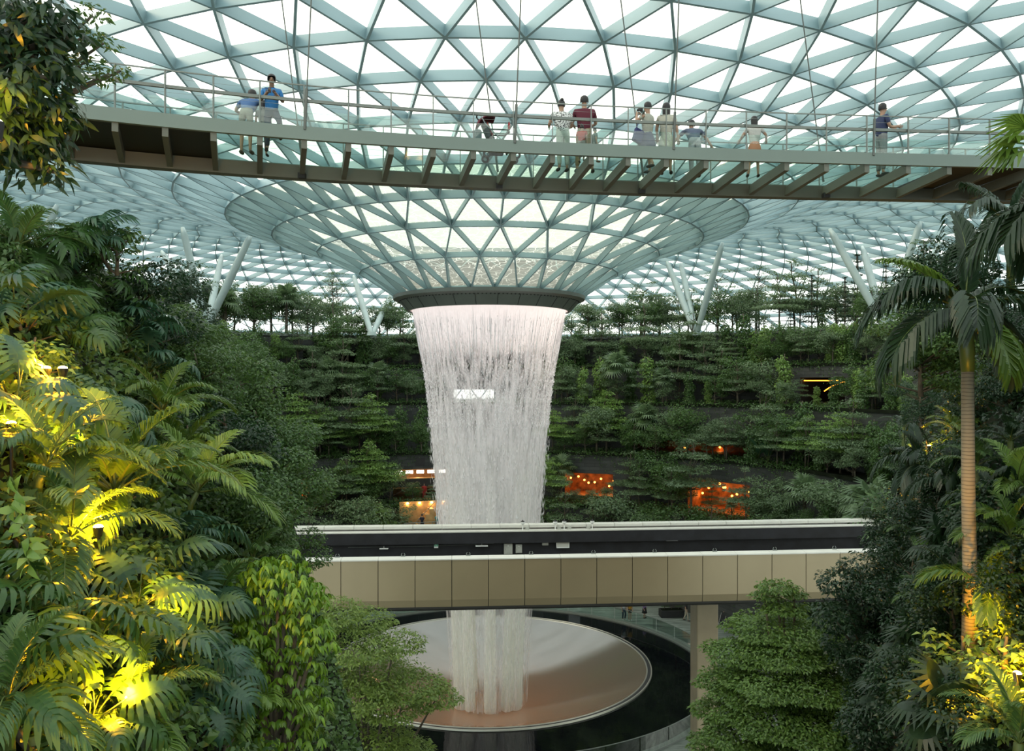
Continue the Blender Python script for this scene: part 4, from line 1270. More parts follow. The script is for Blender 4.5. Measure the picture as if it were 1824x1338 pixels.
# ---------------------------------------------------------------- planted banks beside the viewpoint
def h_left(X, Y):
    xe = -3.25 - .24 * (Y - 9); hb = 15.9 + .16 * (Y - 9)
    h = hb + 1.3 * (xe - X) if X < xe else hb - 3.2 * (X - xe)
    return max(0.0, min(h, 22.3 + 0.25 * math.sin(Y)))
def h_right(X, Y):
    xe = 6.0 + .46 * (Y - 11); hb = 14.8 + .2 * (Y - 11)
    h = hb + 1.5 * (X - xe) if X > xe else hb - 3.2 * (xe - X)
    return max(0.0, min(h, 21.6 + 0.25 * math.sin(Y)))
def bank(name, fn, x0, x1, y0, y1, nx=70, ny=60):
    V, Fs = [], []
    for j in range(ny + 1):
        for i in range(nx + 1):
            X = x0 + (x1 - x0) * i / nx; Y = y0 + (y1 - y0) * j / ny
            V.append((X, Y, fn(X, Y) + 0.12 * math.sin(X * 3.1) * math.cos(Y * 2.7)))
    for j in range(ny):
        for i in range(nx):
            a = j * (nx + 1) + i; Fs.append((a, a + 1, a + nx + 2, a + nx + 1))
    o = obj(name, np_mesh(name, V, Fs, M['soil'], smooth=True)); tag(o, kind='structure'); return o
bank('hill_left', h_left, -17, 6, 2.5, 21)
bank('hill_right', h_right, -1, 26, 1.5, 27, 80, 70)
def hit(px, py, fn):
    """where the sight line through a pixel meets the bank"""
    Z = 2.6
    while Z < 30:
        p = P(px, py, Z)
        if p.z <= fn(p.x, p.y): return p
        Z += 0.05
    return None
def ground_cover(name, fn, x0, x1, y0, y1, n, mat, L, W, seed):
    rs = np.random.RandomState(seed); pts = []; 
    while len(pts) < n:
        X, Y = rs.uniform(x0, x1), rs.uniform(y0, y1)
        h = fn(X, Y)
        if h < 3: continue
        pts.append((X, Y, h + rs.rand() * .22))
    p = np.array(pts); N_ = rs.randn(n, 3) * .5 + np.array([0.5 if x0 < -5 else -0.5, -0.6, .8]); D_ = rs.randn(n, 3) + np.array([0, 0, -.3])
    l_ = L * (.6 + .8 * rs.rand(n))
    V, Fq = leaves(p, D_, N_, l_, l_ * W / L, rs, ((0, .2), (.4, 1), (1, .06)), .2)
    o = obj(name, np_mesh(name, V, Fq, M[mat])); return o
tag(ground_cover('ivy_ground_cover', h_left, -15, -1, 3, 20.5, 60000, 'lf_mid', .13, .08, 1), 'mid green ivy leaves covering the left planted bank', 'ground cover', kind='stuff')
tag(ground_cover('ivy_ground_cover', h_right, 1.5, 24, 2.5, 26, 56000, 'lf_dark', .14, .08, 2), 'dark green ivy leaves covering the right planted bank', 'ground cover', kind='stuff')
# ---------------------------------------------------------------- trees on the far terraces
TIER_WORD = ['lowest', 'second', 'third', 'fourth', 'fifth', 'top']
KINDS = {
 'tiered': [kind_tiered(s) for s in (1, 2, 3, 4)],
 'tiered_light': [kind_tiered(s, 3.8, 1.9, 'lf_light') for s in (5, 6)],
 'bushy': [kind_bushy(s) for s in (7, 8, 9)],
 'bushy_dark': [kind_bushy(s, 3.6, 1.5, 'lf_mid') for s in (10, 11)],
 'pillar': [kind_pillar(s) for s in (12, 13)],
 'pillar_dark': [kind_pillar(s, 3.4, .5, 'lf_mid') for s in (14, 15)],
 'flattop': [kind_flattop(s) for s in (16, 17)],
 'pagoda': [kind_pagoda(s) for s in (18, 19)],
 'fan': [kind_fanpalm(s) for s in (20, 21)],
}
DESC = {'tiered': ('layered_tree', 'mid green layered tree'), 'tiered_light': ('layered_tree', 'light green layered tree'),
        'bushy': ('bushy_tree', 'rounded green bushy tree'), 'bushy_dark': ('bushy_tree', 'dark green bushy tree'),
        'pillar': ('climber_plant', 'light leafy column'), 'pillar_dark': ('climber_plant', 'dark leafy column'),
        'flattop': ('flat_topped_tree', 'tall thin flat-topped tree'), 'pagoda': ('tiered_conifer', 'slim dark tiered conifer'),
        'fan': ('fan_palm', 'green fan palm')}
CATS = {'fan': 'palm'}
FLOOR_Z = [3.58, 7.68, 12.48, 17.58, 21.58, 25.08]
far_list = []   # (kind, variant, floor, px, r, scale, sx)
def far(kind, floor, px, scale, r=None, tall=1.0):
    lo_, hi_ = TIERS[floor][0] + .7, (TIERS[floor + 1][0] - .7 if floor < 5 else 46)
    if r is None: r = rnd.uniform(lo_, hi_)
    far_list.append((kind, rnd.randrange(len(KINDS[kind])), floor, px, r, scale, tall))
W_ = {0: [('tiered', 3), ('bushy', 4), ('tiered_light', 2), ('bushy_dark', 3)],
      1: [('tiered', 4), ('bushy', 4), ('tiered_light', 2), ('bushy_dark', 2), ('fan', .6)],
      2: [('tiered', 3), ('bushy', 2), ('tiered_light', 2), ('pillar_dark', 2), ('bushy_dark', 2), ('fan', .6)],
      3: [('tiered', 4), ('pillar', 1.5), ('pillar_dark', 1.5), ('bushy', 2), ('fan', .6), ('bushy_dark', 2)],
      4: [('tiered', 4), ('pillar_dark', 2), ('pillar', 1), ('bushy', 2), ('bushy_dark', 2)],
      5: [('bushy', 4), ('tiered', 2), ('bushy_dark', 3), ('flattop', 1)]}
def pick(ws):
    t = rnd.random() * sum(w for _, w in ws)
    for k, w in ws:
        t -= w
        if t <= 0: return k
    return ws[-1][0]
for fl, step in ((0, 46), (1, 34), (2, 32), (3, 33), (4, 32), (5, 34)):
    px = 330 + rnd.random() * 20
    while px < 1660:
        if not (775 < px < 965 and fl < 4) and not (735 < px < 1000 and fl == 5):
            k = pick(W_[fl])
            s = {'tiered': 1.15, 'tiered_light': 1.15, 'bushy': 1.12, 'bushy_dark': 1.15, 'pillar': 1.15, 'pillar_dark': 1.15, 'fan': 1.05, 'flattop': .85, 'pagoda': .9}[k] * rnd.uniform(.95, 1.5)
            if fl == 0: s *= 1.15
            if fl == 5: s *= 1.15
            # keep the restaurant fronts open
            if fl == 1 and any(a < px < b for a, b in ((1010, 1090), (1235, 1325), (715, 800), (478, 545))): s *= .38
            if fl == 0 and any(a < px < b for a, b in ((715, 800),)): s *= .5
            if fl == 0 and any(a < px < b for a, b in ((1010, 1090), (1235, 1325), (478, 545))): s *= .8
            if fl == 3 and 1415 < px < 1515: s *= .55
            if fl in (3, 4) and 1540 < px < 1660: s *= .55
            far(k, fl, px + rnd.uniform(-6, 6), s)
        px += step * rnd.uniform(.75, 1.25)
for fl, step in ((0, 52), (1, 46), (2, 42), (3, 44), (4, 44)):
    px = 345 + rnd.random() * 20
    while px < 1640:
        if not (772 < px < 968) and not (fl in (0, 1) and any(a < px < b for a, b in ((1005, 1095), (1228, 1332), (700, 805), (472, 550)))) and not (fl == 3 and 1410 < px < 1520):
            far(rnd.choice(('bushy', 'bushy', 'bushy_dark', 'tiered', 'pillar_dark')), fl, px, rnd.uniform(.7, 1.15), TIERS[fl][0] + rnd.uniform(.4, .9))
        px += step * rnd.uniform(.75, 1.25)
# trees picked out one by one
for px, sc, ta in ((1280, 1.08, 1.0), (1352, 1.05, 1.0), (1145, .95, 1.0), (1085, .72, 1.0), (600, .95, 1), (350, 1.05, 1)): far('flattop', 5, px, sc, 43)
for px, sc in ((1446, 1.0), (1505, .9), (1527, 1.25), (1408, .62), (1578, 1.0), (1612, .9)): far('pagoda', 5, px, sc, 42)
for fl, px, sc, r in ((5, 402, 1.25, 39.8), (5, 510, 1.5, 41.0), (3, 588, 1.30, 34), (3, 672, 1.20, 34), (2, 640, 1.0, 30.5), (4, 385, 1.2, 37.6), (3, 545, .9, 34)): far('fan', fl, px, sc, r)
for fl, px, sc in ((3, 1366, 1.05), (3, 1531, 1.15), (3, 1600, 1.1), (4, 1500, 1.2), (4, 1478, .9), (4, 1345, 1.2), (3, 1262, .8), (5, 1465, 1.0)): far('pillar', fl, px, sc)
for fl, px, sc in ((3, 1560, 1.0), (2, 1510, 1.25), (2, 1440, 1.2), (2, 1395, 1.2), (1, 1540, 1.0), (0, 1440, 1.1), (2, 570, 1.3), (1, 610, 1.2)): far('tiered_light', fl, px, sc)
for px, sc in ((352, 1.7), (398, 1.75), (452, 1.6), (548, 1.5), (590, 1.45), (690, 1.3), (1048, 1.5), (1108, 1.45), (1176, 1.5), (1225, 1.3), (1305, 1.35), (1335, 1.3), (1425, 1.2)): far('bushy_dark' if px < 500 else 'bushy', 5, px, sc, rnd.uniform(40.5, 43))
far_list.sort(key=lambda f: abs(f[3] - 871))
cnt_ = {}
BIGORD = ordn + ['twenty-first', 'twenty-second', 'twenty-third', 'twenty-fourth', 'twenty-fifth', 'twenty-sixth', 'twenty-seventh', 'twenty-eighth', 'twenty-ninth', 'thirtieth']
for (k, v, fl, px, r, sc, ta) in far_list:
    t, Y = azi(px, r)
    side = 'left' if px < 871 else 'right'
    key = (k, fl, side); i = cnt_.get(key, 0); cnt_[key] = i + 1
    nm, ds_ = DESC[k]
    e = empty(nm, cyl(r, t, FLOOR_Z[fl]), rnd.random() * 6.28)
    tag(e, '%s on the %s terrace, %s %s of the waterfall' % (ds_, TIER_WORD[fl], BIGORD[i], side), CATS.get(k, 'tree'), 'trees on the far terraces')
    e.scale = (sc, sc, sc * ta)
    tr_, cr_ = KINDS[k][v]
    obj('trunk', tr_, e); obj('crown', cr_, e)
# ground cover on the terrace planters
def terrace_cover():
    rs = np.random.RandomState(5); pts = []
    for fl in range(6):
        r0, r1 = TIERS[fl][0] - .1, (TIERS[fl + 1][0] if fl < 5 else 41)
        for _ in range(9000):
            t = rs.uniform(R(110), R(250)); r = r0 + (r1 - r0) * rs.rand() ** 1.6
            p = cyl(r, t, FLOOR_Z[fl] + rs.rand() * (.55 if r - r0 > .5 else .3)); pts.append(tuple(p))
            if rs.rand() < .25:   # hanging over the wall
                pts.append(tuple(cyl(TIERS[fl][0] - .2, t, FLOOR_Z[fl] + .2 - rs.rand() ** 2 * (1.4 + math.sin(t * 40)))))
    p = np.array(pts); n = len(p)
    V, Fq = leaves(p, rs.randn(n, 3), rs.randn(n, 3) * .5 + [0, -.5, .8], .2, .11, rs, ((0, .2), (.4, 1), (1, .06)), .2)
    return np_mesh('terrace_ground_cover', V, Fq, M['lf_mid'])
tag(obj('terrace_ground_cover', terrace_cover()), 'low green leaves spilling over the far terrace walls', 'ground cover', kind='stuff')
# bananas at the foot of the right terraces
def banana_leaf(seed):
    rs = random.Random(seed); mb = MB()
    n = 9; pts = []
    for i in range(n + 1):
        f = i / n; pts.append(Vector((.75 * f ** 1.6, 0, 1.7 * f - .25 * f ** 3)))
    mb.tube(pts, [.035 * (1 - .8 * i / n) for i in range(n + 1)], 5, m=1)
    v = []
    for i, p in enumerate(pts):
        w = .34 * math.sin(PI * max(0, (i / n - .22) / .78)) ** .6 if i / n > .22 else .01
        v += [p + Vector((0, -w, .06)), p, p + Vector((0, w, .06))]
    f = []
    for i in range(n): f += [(3 * i, 3 * i + 1, 3 * i + 4, 3 * i + 3), (3 * i + 1, 3 * i + 2, 3 * i + 5, 3 * i + 4)]
    mb.add(v, f)
    return mb.data('leaf', [M['lf_blue'], M['petiole']], True)
BAN = [banana_leaf(1), banana_leaf(2)]
for px, r, fl, sc, lab in ((1322, 23.0, 0, 1.7, 'banana plant with upright paddle leaves, below the larger restaurant'), (1348, 29.0, 2, 1.8, 'banana plant with a broad drooping leaf, upper right of the larger restaurant'), (1368, 29.6, 2, 1.5, 'banana plant with upright leaf beside the broad drooping one')):
    t, Y = azi(px, r)
    e = empty('banana_plant', cyl(r, t, FLOOR_Z[fl] + (.8 if fl == 0 else 0))); tag(e, lab, 'plant')
    MB().tube([(0, 0, -1), (0, 0, .3)], [.12, .07], 8).build('stem', M['petiole'], e)
    for i in range(5): obj('leaf', BAN[i % 2], e, (0, 0, .2), (rnd.uniform(-.2, .2), rnd.uniform(-.15, .35), 1.35 * i + rnd.random()), sc * rnd.uniform(.8, 1.05))
    if fl == 0: e.location.z += 1.5
# ---------------------------------------------------------------- near planting on the left bank
def shrub_mesh(seed, h, spread, mat, L, W, dens, nl=16, lower=.7, hang=0.1, flat=.45, bark='bark'):
    return kind_bushy_custom(seed, h, spread, mat, L, W, dens, nl, lower, hang, flat, bark)
def kind_bushy_custom(seed, h, spread, mat, L, W, dens, nl, lower, hang, flat, bark):
    rs = random.Random(seed); pads = []
    for i in range(nl):
        t = rs.random() * 2 * PI; q = spread * math.sqrt(rs.random()) * .8; z = h * rs.uniform(.15, .9) * (1 - 0.3 * (q / spread) ** 2)
        pads.append(((q * math.cos(t), q * math.sin(t), z), spread * rs.uniform(.30, .48), spread * rs.uniform(.26, .40)))
    return branchy(pads, h * .8, 0.06, seed, 0.05, bark), pads_mesh('crown', pads, M[mat], dens, L, W, seed, flat, lower=lower, hang=hang)
FICUS = [shrub_mesh(s, 2.4, 1.25, 'lf_mid', .085, .045, 2300) for s in (31, 32, 33)]
FICUS_D = [shrub_mesh(s, 2.4, 1.25, 'lf_dark', .10, .05, 1700) for s in (34, 35)]
FICUS_O = [shrub_mesh(s, 2.2, 1.2, 'lf_olive', .10, .05, 1500) for s in (36,)]
def shrub(p, meshes, sc, label, k=0, name='clipped_shrub', group=None, sz=1.0):
    e = empty(name, p, k * 1.7); tag(e, label, 'shrub', group); e.scale = (sc, sc, sc * sz)
    a, b = meshes[k % len(meshes)]
    obj('trunk', a, e); obj('crown', b, e)
    return e
def LH(px, py, out=0.0, up=0.0, fn=h_left):
    p = hit(px, py, fn)
    if p is None: p = P(px, py, 16)
    d = (Vector((0, 0, EYE)) - p); d.normalize()
    return p + d * out + Vector((0, 0, up))

hedge = [(250, 560, 1.0, 'top of the left bank, below the leaning roof support', 'clipped_shrub'), (330, 600, .95, 'on the left bank left of the fan palms', 0), (395, 700, 1.05, 'left bank, beside the far fan palms', 0),
         (430, 640, .85, 'left bank ridge, nearest the dark terraces', 0), (455, 790, 1.0, 'left bank, above the bright arching palm', 0), (400, 800, .9, 'behind the bright arching palm', 0),
         (480, 870, .95, 'left bank, beside the glowing left restaurant', 0), (430, 930, .9, 'left bank, between palm and viaduct', 0), (500, 955, .75, 'touching the left end of the viaduct', 0),
         (450, 990, .7, 'overlapping the beige viaduct panels at the left', 0), (350, 680, .95, 'mid height of the left bank behind the twin lamps', 0), (310, 520, .9, 'left bank top beside the roof support foot', 0)]
for k, (px, py, sc, where, _) in enumerate(hedge):
    shrub(LH(px, py + 60 * sc, -.2, -.4), FICUS if k not in (0, 11, 5) else FICUS_D, sc, 'small-leaved green shrub, ' + where, k, 'small_leaved_shrub', 'small-leaved shrubs on the left bank')
# split-leaf philodendrons
ph = [(70, 430, 1.15, 0, 'topmost at the far left under the hanging branches'), (165, 500, 1.15, 0, 'large one at the top of the left bank'), (225, 575, 1.0, 1, 'right shoulder of the left bank top'),
      (40, 560, 1.05, 1, 'left edge above the twin lamps'), (130, 600, .95, 0, 'just above the twin lamps'), (20, 720, .95, 1, 'left edge beside the twin lamps'), (175, 735, .9, 1, 'just below right of the twin lamps'),
      (265, 640, .9, 1, 'right of the twin lamps'), (300, 1040, .85, 1, 'mid bank, below the bright arching palm'), (350, 1100, .8, 1, 'next to the bright green shrub'), (235, 1090, .85, 1, 'under the upper yellow glow'),
      (110, 1180, .95, 0, 'lower left above the corner palms'), (280, 1200, .75, 1, 'between the two yellow glows'), (30, 1275, .95, 0, 'bottom left corner'), (360, 1210, .7, 1, 'left of the low bottom palm'),
      (150, 1300, .8, 0, 'bottom edge left of the lower yellow glow'), (60, 1120, .85, 0, 'left edge with pale lobes'), (330, 960, .75, 1, 'left of the viaduct end'), (180, 420, .9, 1, 'silhouetted on top of the left bank')]
for k, (px, py, sc, m_, where) in enumerate(ph):
    philo(LH(px, py + 40, .15, .1), sc * .82, 14, 'lobed-leaf philodendron, ' + where, k, (0.35, 0.35), PHILO_D if m_ else PHILO, k * 1.3)
# arching palms
pl = [(190, 940, 1.7, 11, 'g', 'tall arching palm leaning right under the twin lamps'), (330, 930, 1.5, 11, 'p', 'bright arching palm drooping toward the viaduct'), (110, 1040, 1.2, 10, 'm', 'yellow-lit palm above the upper glow at left'),
      (400, 1160, 1.2, 9, 'm', 'dark spiky palm behind the bright green shrub'), (455, 1330, 1.15, 10, 'p', 'low feathery palm at the bottom edge beside the small tree'), (235, 1345, .8, 9, 'g', 'small palm lit yellow at the bottom edge'),
      (60, 900, 1.2, 9, 'm', 'dark feathery palm at the left edge, mid height'), (270, 780, 1.3, 10, 'g', 'feathery palm right of the twin lamps'), (30, 480, 1.2, 9, 'm', 'shaded feathery palm at the top left edge'), (290, 600, 1.0, 9, 'm', 'feathery palm on the right shoulder of the bank top'),
      (340, 860, 1.2, 9, 'g', 'upright feathery palm in front of the small-leaved shrubs'), (15, 1340, .8, 9, 'm', 'feathery palm at the bottom left corner'), (430, 1050, .8, 8, 'm', 'small palm under the viaduct end')]
for k, (px, py, sz, n, key, lab) in enumerate(pl):
    palm(LH(px, py, .1, .1), sz, n, lab, key, .35, .05, k * 1.1, None, k, (0.15, -0.1))
# pale variegated undergrowth lit by the lamps
UND = [shrub_mesh(s, .9, .6, 'lf_light', .13, .07, 700, 9) for s in (41, 42)]
un = [(160, 900, 'above the upper yellow glow'), (205, 1000, 'in the upper yellow glow'), (150, 990, 'left side of the upper yellow glow'), (110, 760, 'below the twin lamps'), (140, 820, 'lower stem of the twin lamp glow'), (60, 640, 'left of the twin lamps'),
      (220, 1260, 'above the lower yellow glow'), (250, 1310, 'in the lower yellow glow'), (200, 1330, 'bottom edge in the lower yellow glow'), (300, 1150, 'between the yellow glows'), (90, 1010, 'far left of the upper yellow glow'), (310, 1270, 'right of the lower yellow glow'), (60, 760, 'at the left edge under the twin lamps'), (180, 1150, 'center of the left bank')]
for k, (px, py, where) in enumerate(un):
    shrub(LH(px, py + 20, .05, -.1), UND, .8, 'pale leafy undergrowth, ' + where, k, 'undergrowth_plant', 'leafy undergrowth on the left bank')
# broad-leaf fillers, darker
FILL = [shrub_mesh(s, 1.3, .8, 'lf_mid', .16, .075, 420, 10, hang=.3) for s in (43, 44)]
rq = random.Random(17)
fq = []
for row, py in enumerate(range(470, 1340, 78)):
    xr = 250 + (py - 470) * .38
    for c in range(5):
        px = xr * (c + rq.uniform(.15, .85)) / 5
        fq.append((px, py + rq.uniform(-25, 25), row, c))
RW = ['topmost', 'second', 'third', 'fourth', 'fifth', 'sixth', 'seventh', 'eighth', 'ninth', 'tenth', 'eleventh', 'lowest']
for k, (px, py, row, c) in enumerate(fq):
    shrub(LH(px, py, -.1, -.3), FILL, rq.uniform(.55, .85), 'broad-leaved bush on the left bank, %s row from the top, %s from the left edge' % (RW[row], ordn[c]), k, 'broad_leaved_bush', 'broad-leaved bushes on the left bank')

# bright green shrub with drooping leaf tufts
def tuft_shrub(name, label, root, lumps, mat, L, W, tufts, seed, trunk_r=.06):
    rs = np.random.RandomState(seed)
    e = empty(name, root); tag(e, label, 'shrub')
    Cc, Dd, Nn = [], [], []
    for (c, r) in lumps:
        c = np.array(c) - np.array(root)
        for _ in range(int(tufts * r * r)):
            d = rs.randn(3); d /= np.linalg.norm(d)
            if d[2] < -.3: d[2] *= -.5
            p = c + d * r * (.8 + .25 * rs.rand())
            for q in range(8):
                a = rs.rand() * 6.28
                o = np.array([math.cos(a), math.sin(a), -.75 - .5 * rs.rand()]) + d * .5
                Cc.append(p); Dd.append(o); Nn.append(np.array([o[0], o[1], 1.2]) + d)
    n = len(Cc)
    V, Fq = leaves(np.array(Cc), np.array(Dd), np.array(Nn), L * (.7 + .6 * rs.rand(n)), W, rs, ((0, .1), (.35, 1), (.7, .75), (1, .05)), .35)
    obj('crown', np_mesh('crown', V, Fq, M[mat]), e)
    mb = MB()
    for (c, r) in lumps:
        b = Vector(c) - Vector(root)
        mb.tube([(0, 0, -.6), b * .5 + Vector((0, 0, -.1)), b], [trunk_r, trunk_r * .7, trunk_r * .3], 6)
    mb.build('stems', M['bark'], e, True)
    return e
Zs = 10.6
lum = [(tuple(P(px, py, Zs + dz)), r) for px, py, r, dz in ((495, 1060, .52, 0), (535, 1080, .42, .2), (465, 1040, .40, .3), (510, 1030, .40, .2), (540, 1130, .40, .1), (480, 1110, .48, .2), (520, 1160, .42, .3), (430, 1150, .36, -.2), (450, 1170, .36, -.1), (535, 1205, .36, 0), (480, 1215, .40, 0), (510, 1260, .42, .1), (450, 1240, .34, 0), (440, 1290, .36, 0), (500, 1310, .4, 0), (470, 1335, .38, .1), (530, 1320, .40, .1), (545, 1265, .34, 0), (560, 1150, .3, .1))]
tuft_shrub('drooping_leaf_shrub', 'bright green shrub with drooping leaf tufts in front of the viaduct end', tuple(P(490, 1345, Zs)), lum, 'lf_bright', .115, .038, 260, 3)

# small trees in front of the viaduct
def blob_tree(name, label, root, trunk_r, pads, mat, dens, L, W, seed, bark='bark', flat=.7, lower=.35, limbs=True, cat='tree', hang=0.0, fork=.45, fxy=.4, stations=((0, .12), (.42, 1), (1, .06))):
    e = empty(name, root); tag(e, label, cat)
    ro = Vector(root)
    loc = [(tuple(Vector(c) - ro), a, b) for c, a, b in pads]
    obj('crown', pads_mesh('crown', loc, M[mat], dens, L, W, seed, flat, lower=lower, hang=hang, stations=stations), e)
    mean = sum((Vector(c) for c, _, _ in loc), Vector()) / len(loc)
    fk = Vector((mean.x * fxy, mean.y * fxy, mean.z * fork))
    mb = MB(); mb.tube([(0, 0, -.3), fk * .5 + Vector((.05, 0, 0)), fk], [trunk_r * 1.2, trunk_r, trunk_r * .8], 9)
    mb.build('trunk', M[bark], e, True)
    if limbs:
        for (c, a, b) in loc:
            c = Vector(c)
            MB().tube([fk, fk.lerp(c, .5) + Vector((0, 0, .12 * a)), c - Vector((0, 0, b * .2))], [trunk_r * .55, trunk_r * .35, trunk_r * .12], 6).build('branch', M[bark], e, True)
    return e
Zt = 25.0
M['lf_dome'] = leaf_mat('leaf_dome_green', (0.04, 0.10, 0.016), (0.175, 0.29, 0.058), .45)
M['lf_feather'] = leaf_mat('leaf_feather_green', (0.08, 0.15, 0.025), (0.24, 0.33, 0.07), .45)
def px_pads(lst, Z, k=1.0):
    out = []
    for (px, py, rpx, zr, dz) in lst:
        out.append((tuple(P(px, py, Z + dz)), rpx * (Z + dz) / F, rpx * (Z + dz) / F * zr))
    return out
pads = px_pads([(600, 1095, 60, .5, 0), (650, 1110, 55, .5, .5), (570, 1120, 50, .5, -.3), (700, 1150, 60, .45, 0), (640, 1160, 70, .4, -.6), (660, 1205, 90, .35, .2), (590, 1205, 60, .4, .3), (725, 1225, 75, .3, 0), (775, 1245, 48, .3, .2), (630, 1245, 80, .35, -.8), (700, 1265, 60, .3, -.5), (600, 1275, 55, .35, .2), (570, 1180, 40, .4, 0), (655, 1320, 90, .35, -.3), (590, 1335, 60, .4, 0), (720, 1335, 55, .3, .2)], Zt)
blob_tree('small_leaved_tree', 'small-leaved spreading tree in front of the pool, left of the waterfall foot', tuple(P(652, 1338, Zt) - Vector((0, 0, 6.3))), .16, pads, 'lf_feather', 1250, .12, .05, 9, 'bark', .6, .2)
pads = px_pads([(1385, 1048, 36, .4, 0), (1362, 1062, 26, .4, .2), (1415, 1060, 24, .4, .1), (1395, 1085, 42, .35, 0), (1390, 1125, 95, .30, .3), (1325, 1165, 72, .30, 0), (1455, 1150, 80, .28, .5), (1400, 1165, 90, .28, -.4), (1300, 1215, 62, .35, .2), (1500, 1205, 75, .30, .3), (1400, 1215, 115, .26, -.9), (1350, 1235, 85, .28, -.5), (1475, 1240, 90, .26, -.6), (1285, 1268, 56, .4, 0), (1535, 1268, 72, .32, -.4), (1400, 1285, 115, .26, -1.5), (1490, 1300, 95, .28, -1.3), (1325, 1310, 78, .3, -1), (1565, 1325, 52, .4, -.6), (1275, 1325, 50, .4, -.2), (1440, 1350, 115, .26, -1.9), (1540, 1362, 80, .3, -1.6), (1350, 1372, 80, .3, -1.6)], 22.0)
blob_tree('dome_crowned_tree', 'large round-topped green tree in front of the right viaduct pier', tuple(P(1420, 1338, 22.0) - Vector((0, 0, 5.5))), .2, pads, 'lf_dome', 2300, .10, .05, 10, 'bark', .6, .05)
pads = px_pads([(1500, 1040, 42, .7, 0), (1530, 1010, 36, .7, .2), (1545, 1070, 48, .7, .2), (1490, 1100, 42, .8, 0), (1570, 1120, 52, .7, .3), (1520, 1150, 55, .8, .2), (1590, 1060, 40, .7, .4), (1600, 1170, 50, .7, .3), (1560, 1200, 48, .7, 0)], 20.0)
blob_tree('dark_shrub', 'dark-leaved bush covering the right end of the viaduct', tuple(P(1545, 1290, 20.0)), .08, pads, 'lf_dark', 1900, .12, .055, 11, cat='shrub', lower=.8)

# branches hanging into the top left corner
rt = Vector((-4.1, 4.9, 0)); rt.z = h_left(rt.x, rt.y) - .3
pads = px_pads([(20, 40, 70, .6, 0), (70, 20, 50, .6, .1), (60, 90, 60, .7, .1), (20, 150, 50, .8, -.2), (85, 130, 45, .8, 0), (70, 190, 50, .9, .1), (110, 200, 36, 1, .1), (30, 240, 45, 1, 0), (80, 250, 40, 1, .1), (100, 300, 26, 1.1, .1), (120, 60, 36, .7, .2), (40, 290, 34, .9, .1), (-40, 100, 80, .8, 0), (-30, 220, 70, .9, -.1)], 4.9)
blob_tree('overhanging_tree', 'leafy branches hanging into the top left corner in front of the footbridge', tuple(rt), .13, pads, 'lf_dark', 5200, .105, .030, 12, lower=.9, flat=.2, hang=.6, fork=.95, fxy=-.05, stations=((0, .2), (.3, 1), (.65, .75), (1, .04)))
pads = px_pads([(165, 25, 34, .35, 0), (185, 75, 30, .3, .1), (150, 60, 34, .4, 0), (150, 110, 36, .3, 0), (195, 130, 28, .25, .1), (170, 140, 30, .3, .1), (215, 125, 18, .25, .1), (120, 105, 34, .4, 0)], 5.3)
rt2 = Vector((-4.6, 5.6, 0)); rt2.z = h_left(rt2.x, rt2.y) - .3
blob_tree('fine_leaved_tree', 'sparse fine-leaved twigs reaching over the left end of the footbridge', tuple(rt2), .06, pads, 'lf_mid', 5200, .042, .018, 13, lower=.8, flat=.5, fork=.85)
# trailing vine at the left edge
vr = P(20, 830, 3.6); e = empty('trailing_vine', vr); tag(e, 'thin vine with pale pointed leaves trailing at the left edge', 'vine')
rv = np.random.RandomState(4); vp = []
for i in range(14):
    p = P(18 + 6 * math.sin(i * .9) + i * 3.0, 850 + i * 12, 3.6 + .02 * i); vp.append(p - vr)
MB().tube(vp, .004, 5).build('stem', M['petiole'], e)
cn = np.array([list(p) for p in vp for _ in range(2)]); n = len(cn)
V, Fq = leaves(cn, rv.randn(n, 3) + [0, 0, -.6], rv.randn(n, 3) * .4 + [0, -1, .4], .085, .045, rv, ((0, .1), (.35, 1), (.7, .6), (1, .04)), .25)
obj('foliage', np_mesh('foliage', V, Fq, M['lf_palm_pale']), e)

# ---------------------------------------------------------------- garden lamps in the planting
M['amber_lens'] = pmat('amber_lens', (1, .8, .3), .3, emit=(1.0, .66, .16), es=60)
def garden_lamp(p, energy, label, heads=1, col=(1.0, .45, .012), lens=.05, aim=None):
    e = empty('garden_floodlight', p); tag(e, label, 'lamp')
    MB().tube([(0, 0, -.75), (0, 0, -.02)], .018, 8).build('stake', M['black'], e)
    for k in range(heads):
        x = (k - (heads - 1) / 2) * .21
        MB().lathe([(.004, -.05), (.035, -.05), (lens * 1.15, .03), (lens * 1.2, .055)], 14, (x, 0, .03)).build('housing', M['black'], e)
        MB().sphere((x, 0, .085), lens, 12, 8, (1, 1, .55)).build('lens', M['amber_lens'], e)
        ld = bpy.data.lights.new('floodlight', 'POINT'); ld.energy = energy / heads; ld.color = col; ld.shadow_soft_size = .06
        lo = bpy.data.objects.new('floodlight', ld); lo.location = (x, -.02, .19); link(lo, e)
    return e
garden_lamp(LH(97, 668, 2.2, .0), 300, 'twin amber floodlight glaring in the upper left planting', 2, lens=.055)
garden_lamp(LH(175, 985, .95, .2), 300, 'amber floodlight hidden in the leaves, upper of the two glows at mid left')
garden_lamp(LH(228, 1300, .9, .2), 190, 'amber floodlight hidden in the leaves at the bottom left')
garden_lamp(LH(130, 850, .7, .2), 150, 'amber floodlight in the planting below the twin floodlight')
garden_lamp(P(-10, 245, 4.4), 60, 'amber floodlight at the left edge lighting the overhanging branches', lens=.04)
garden_lamp(LH(300, 1140, .6, .2), 80, 'weak amber floodlight between the two left glows')
garden_lamp(LH(20, 800, .7, .2), 110, 'amber floodlight at the left edge below the philodendrons')

# ---------------------------------------------------------------- near planting on the right bank
def RH(px, py, out=0.0, up=0.0): return LH(px, py, out, up, h_right)
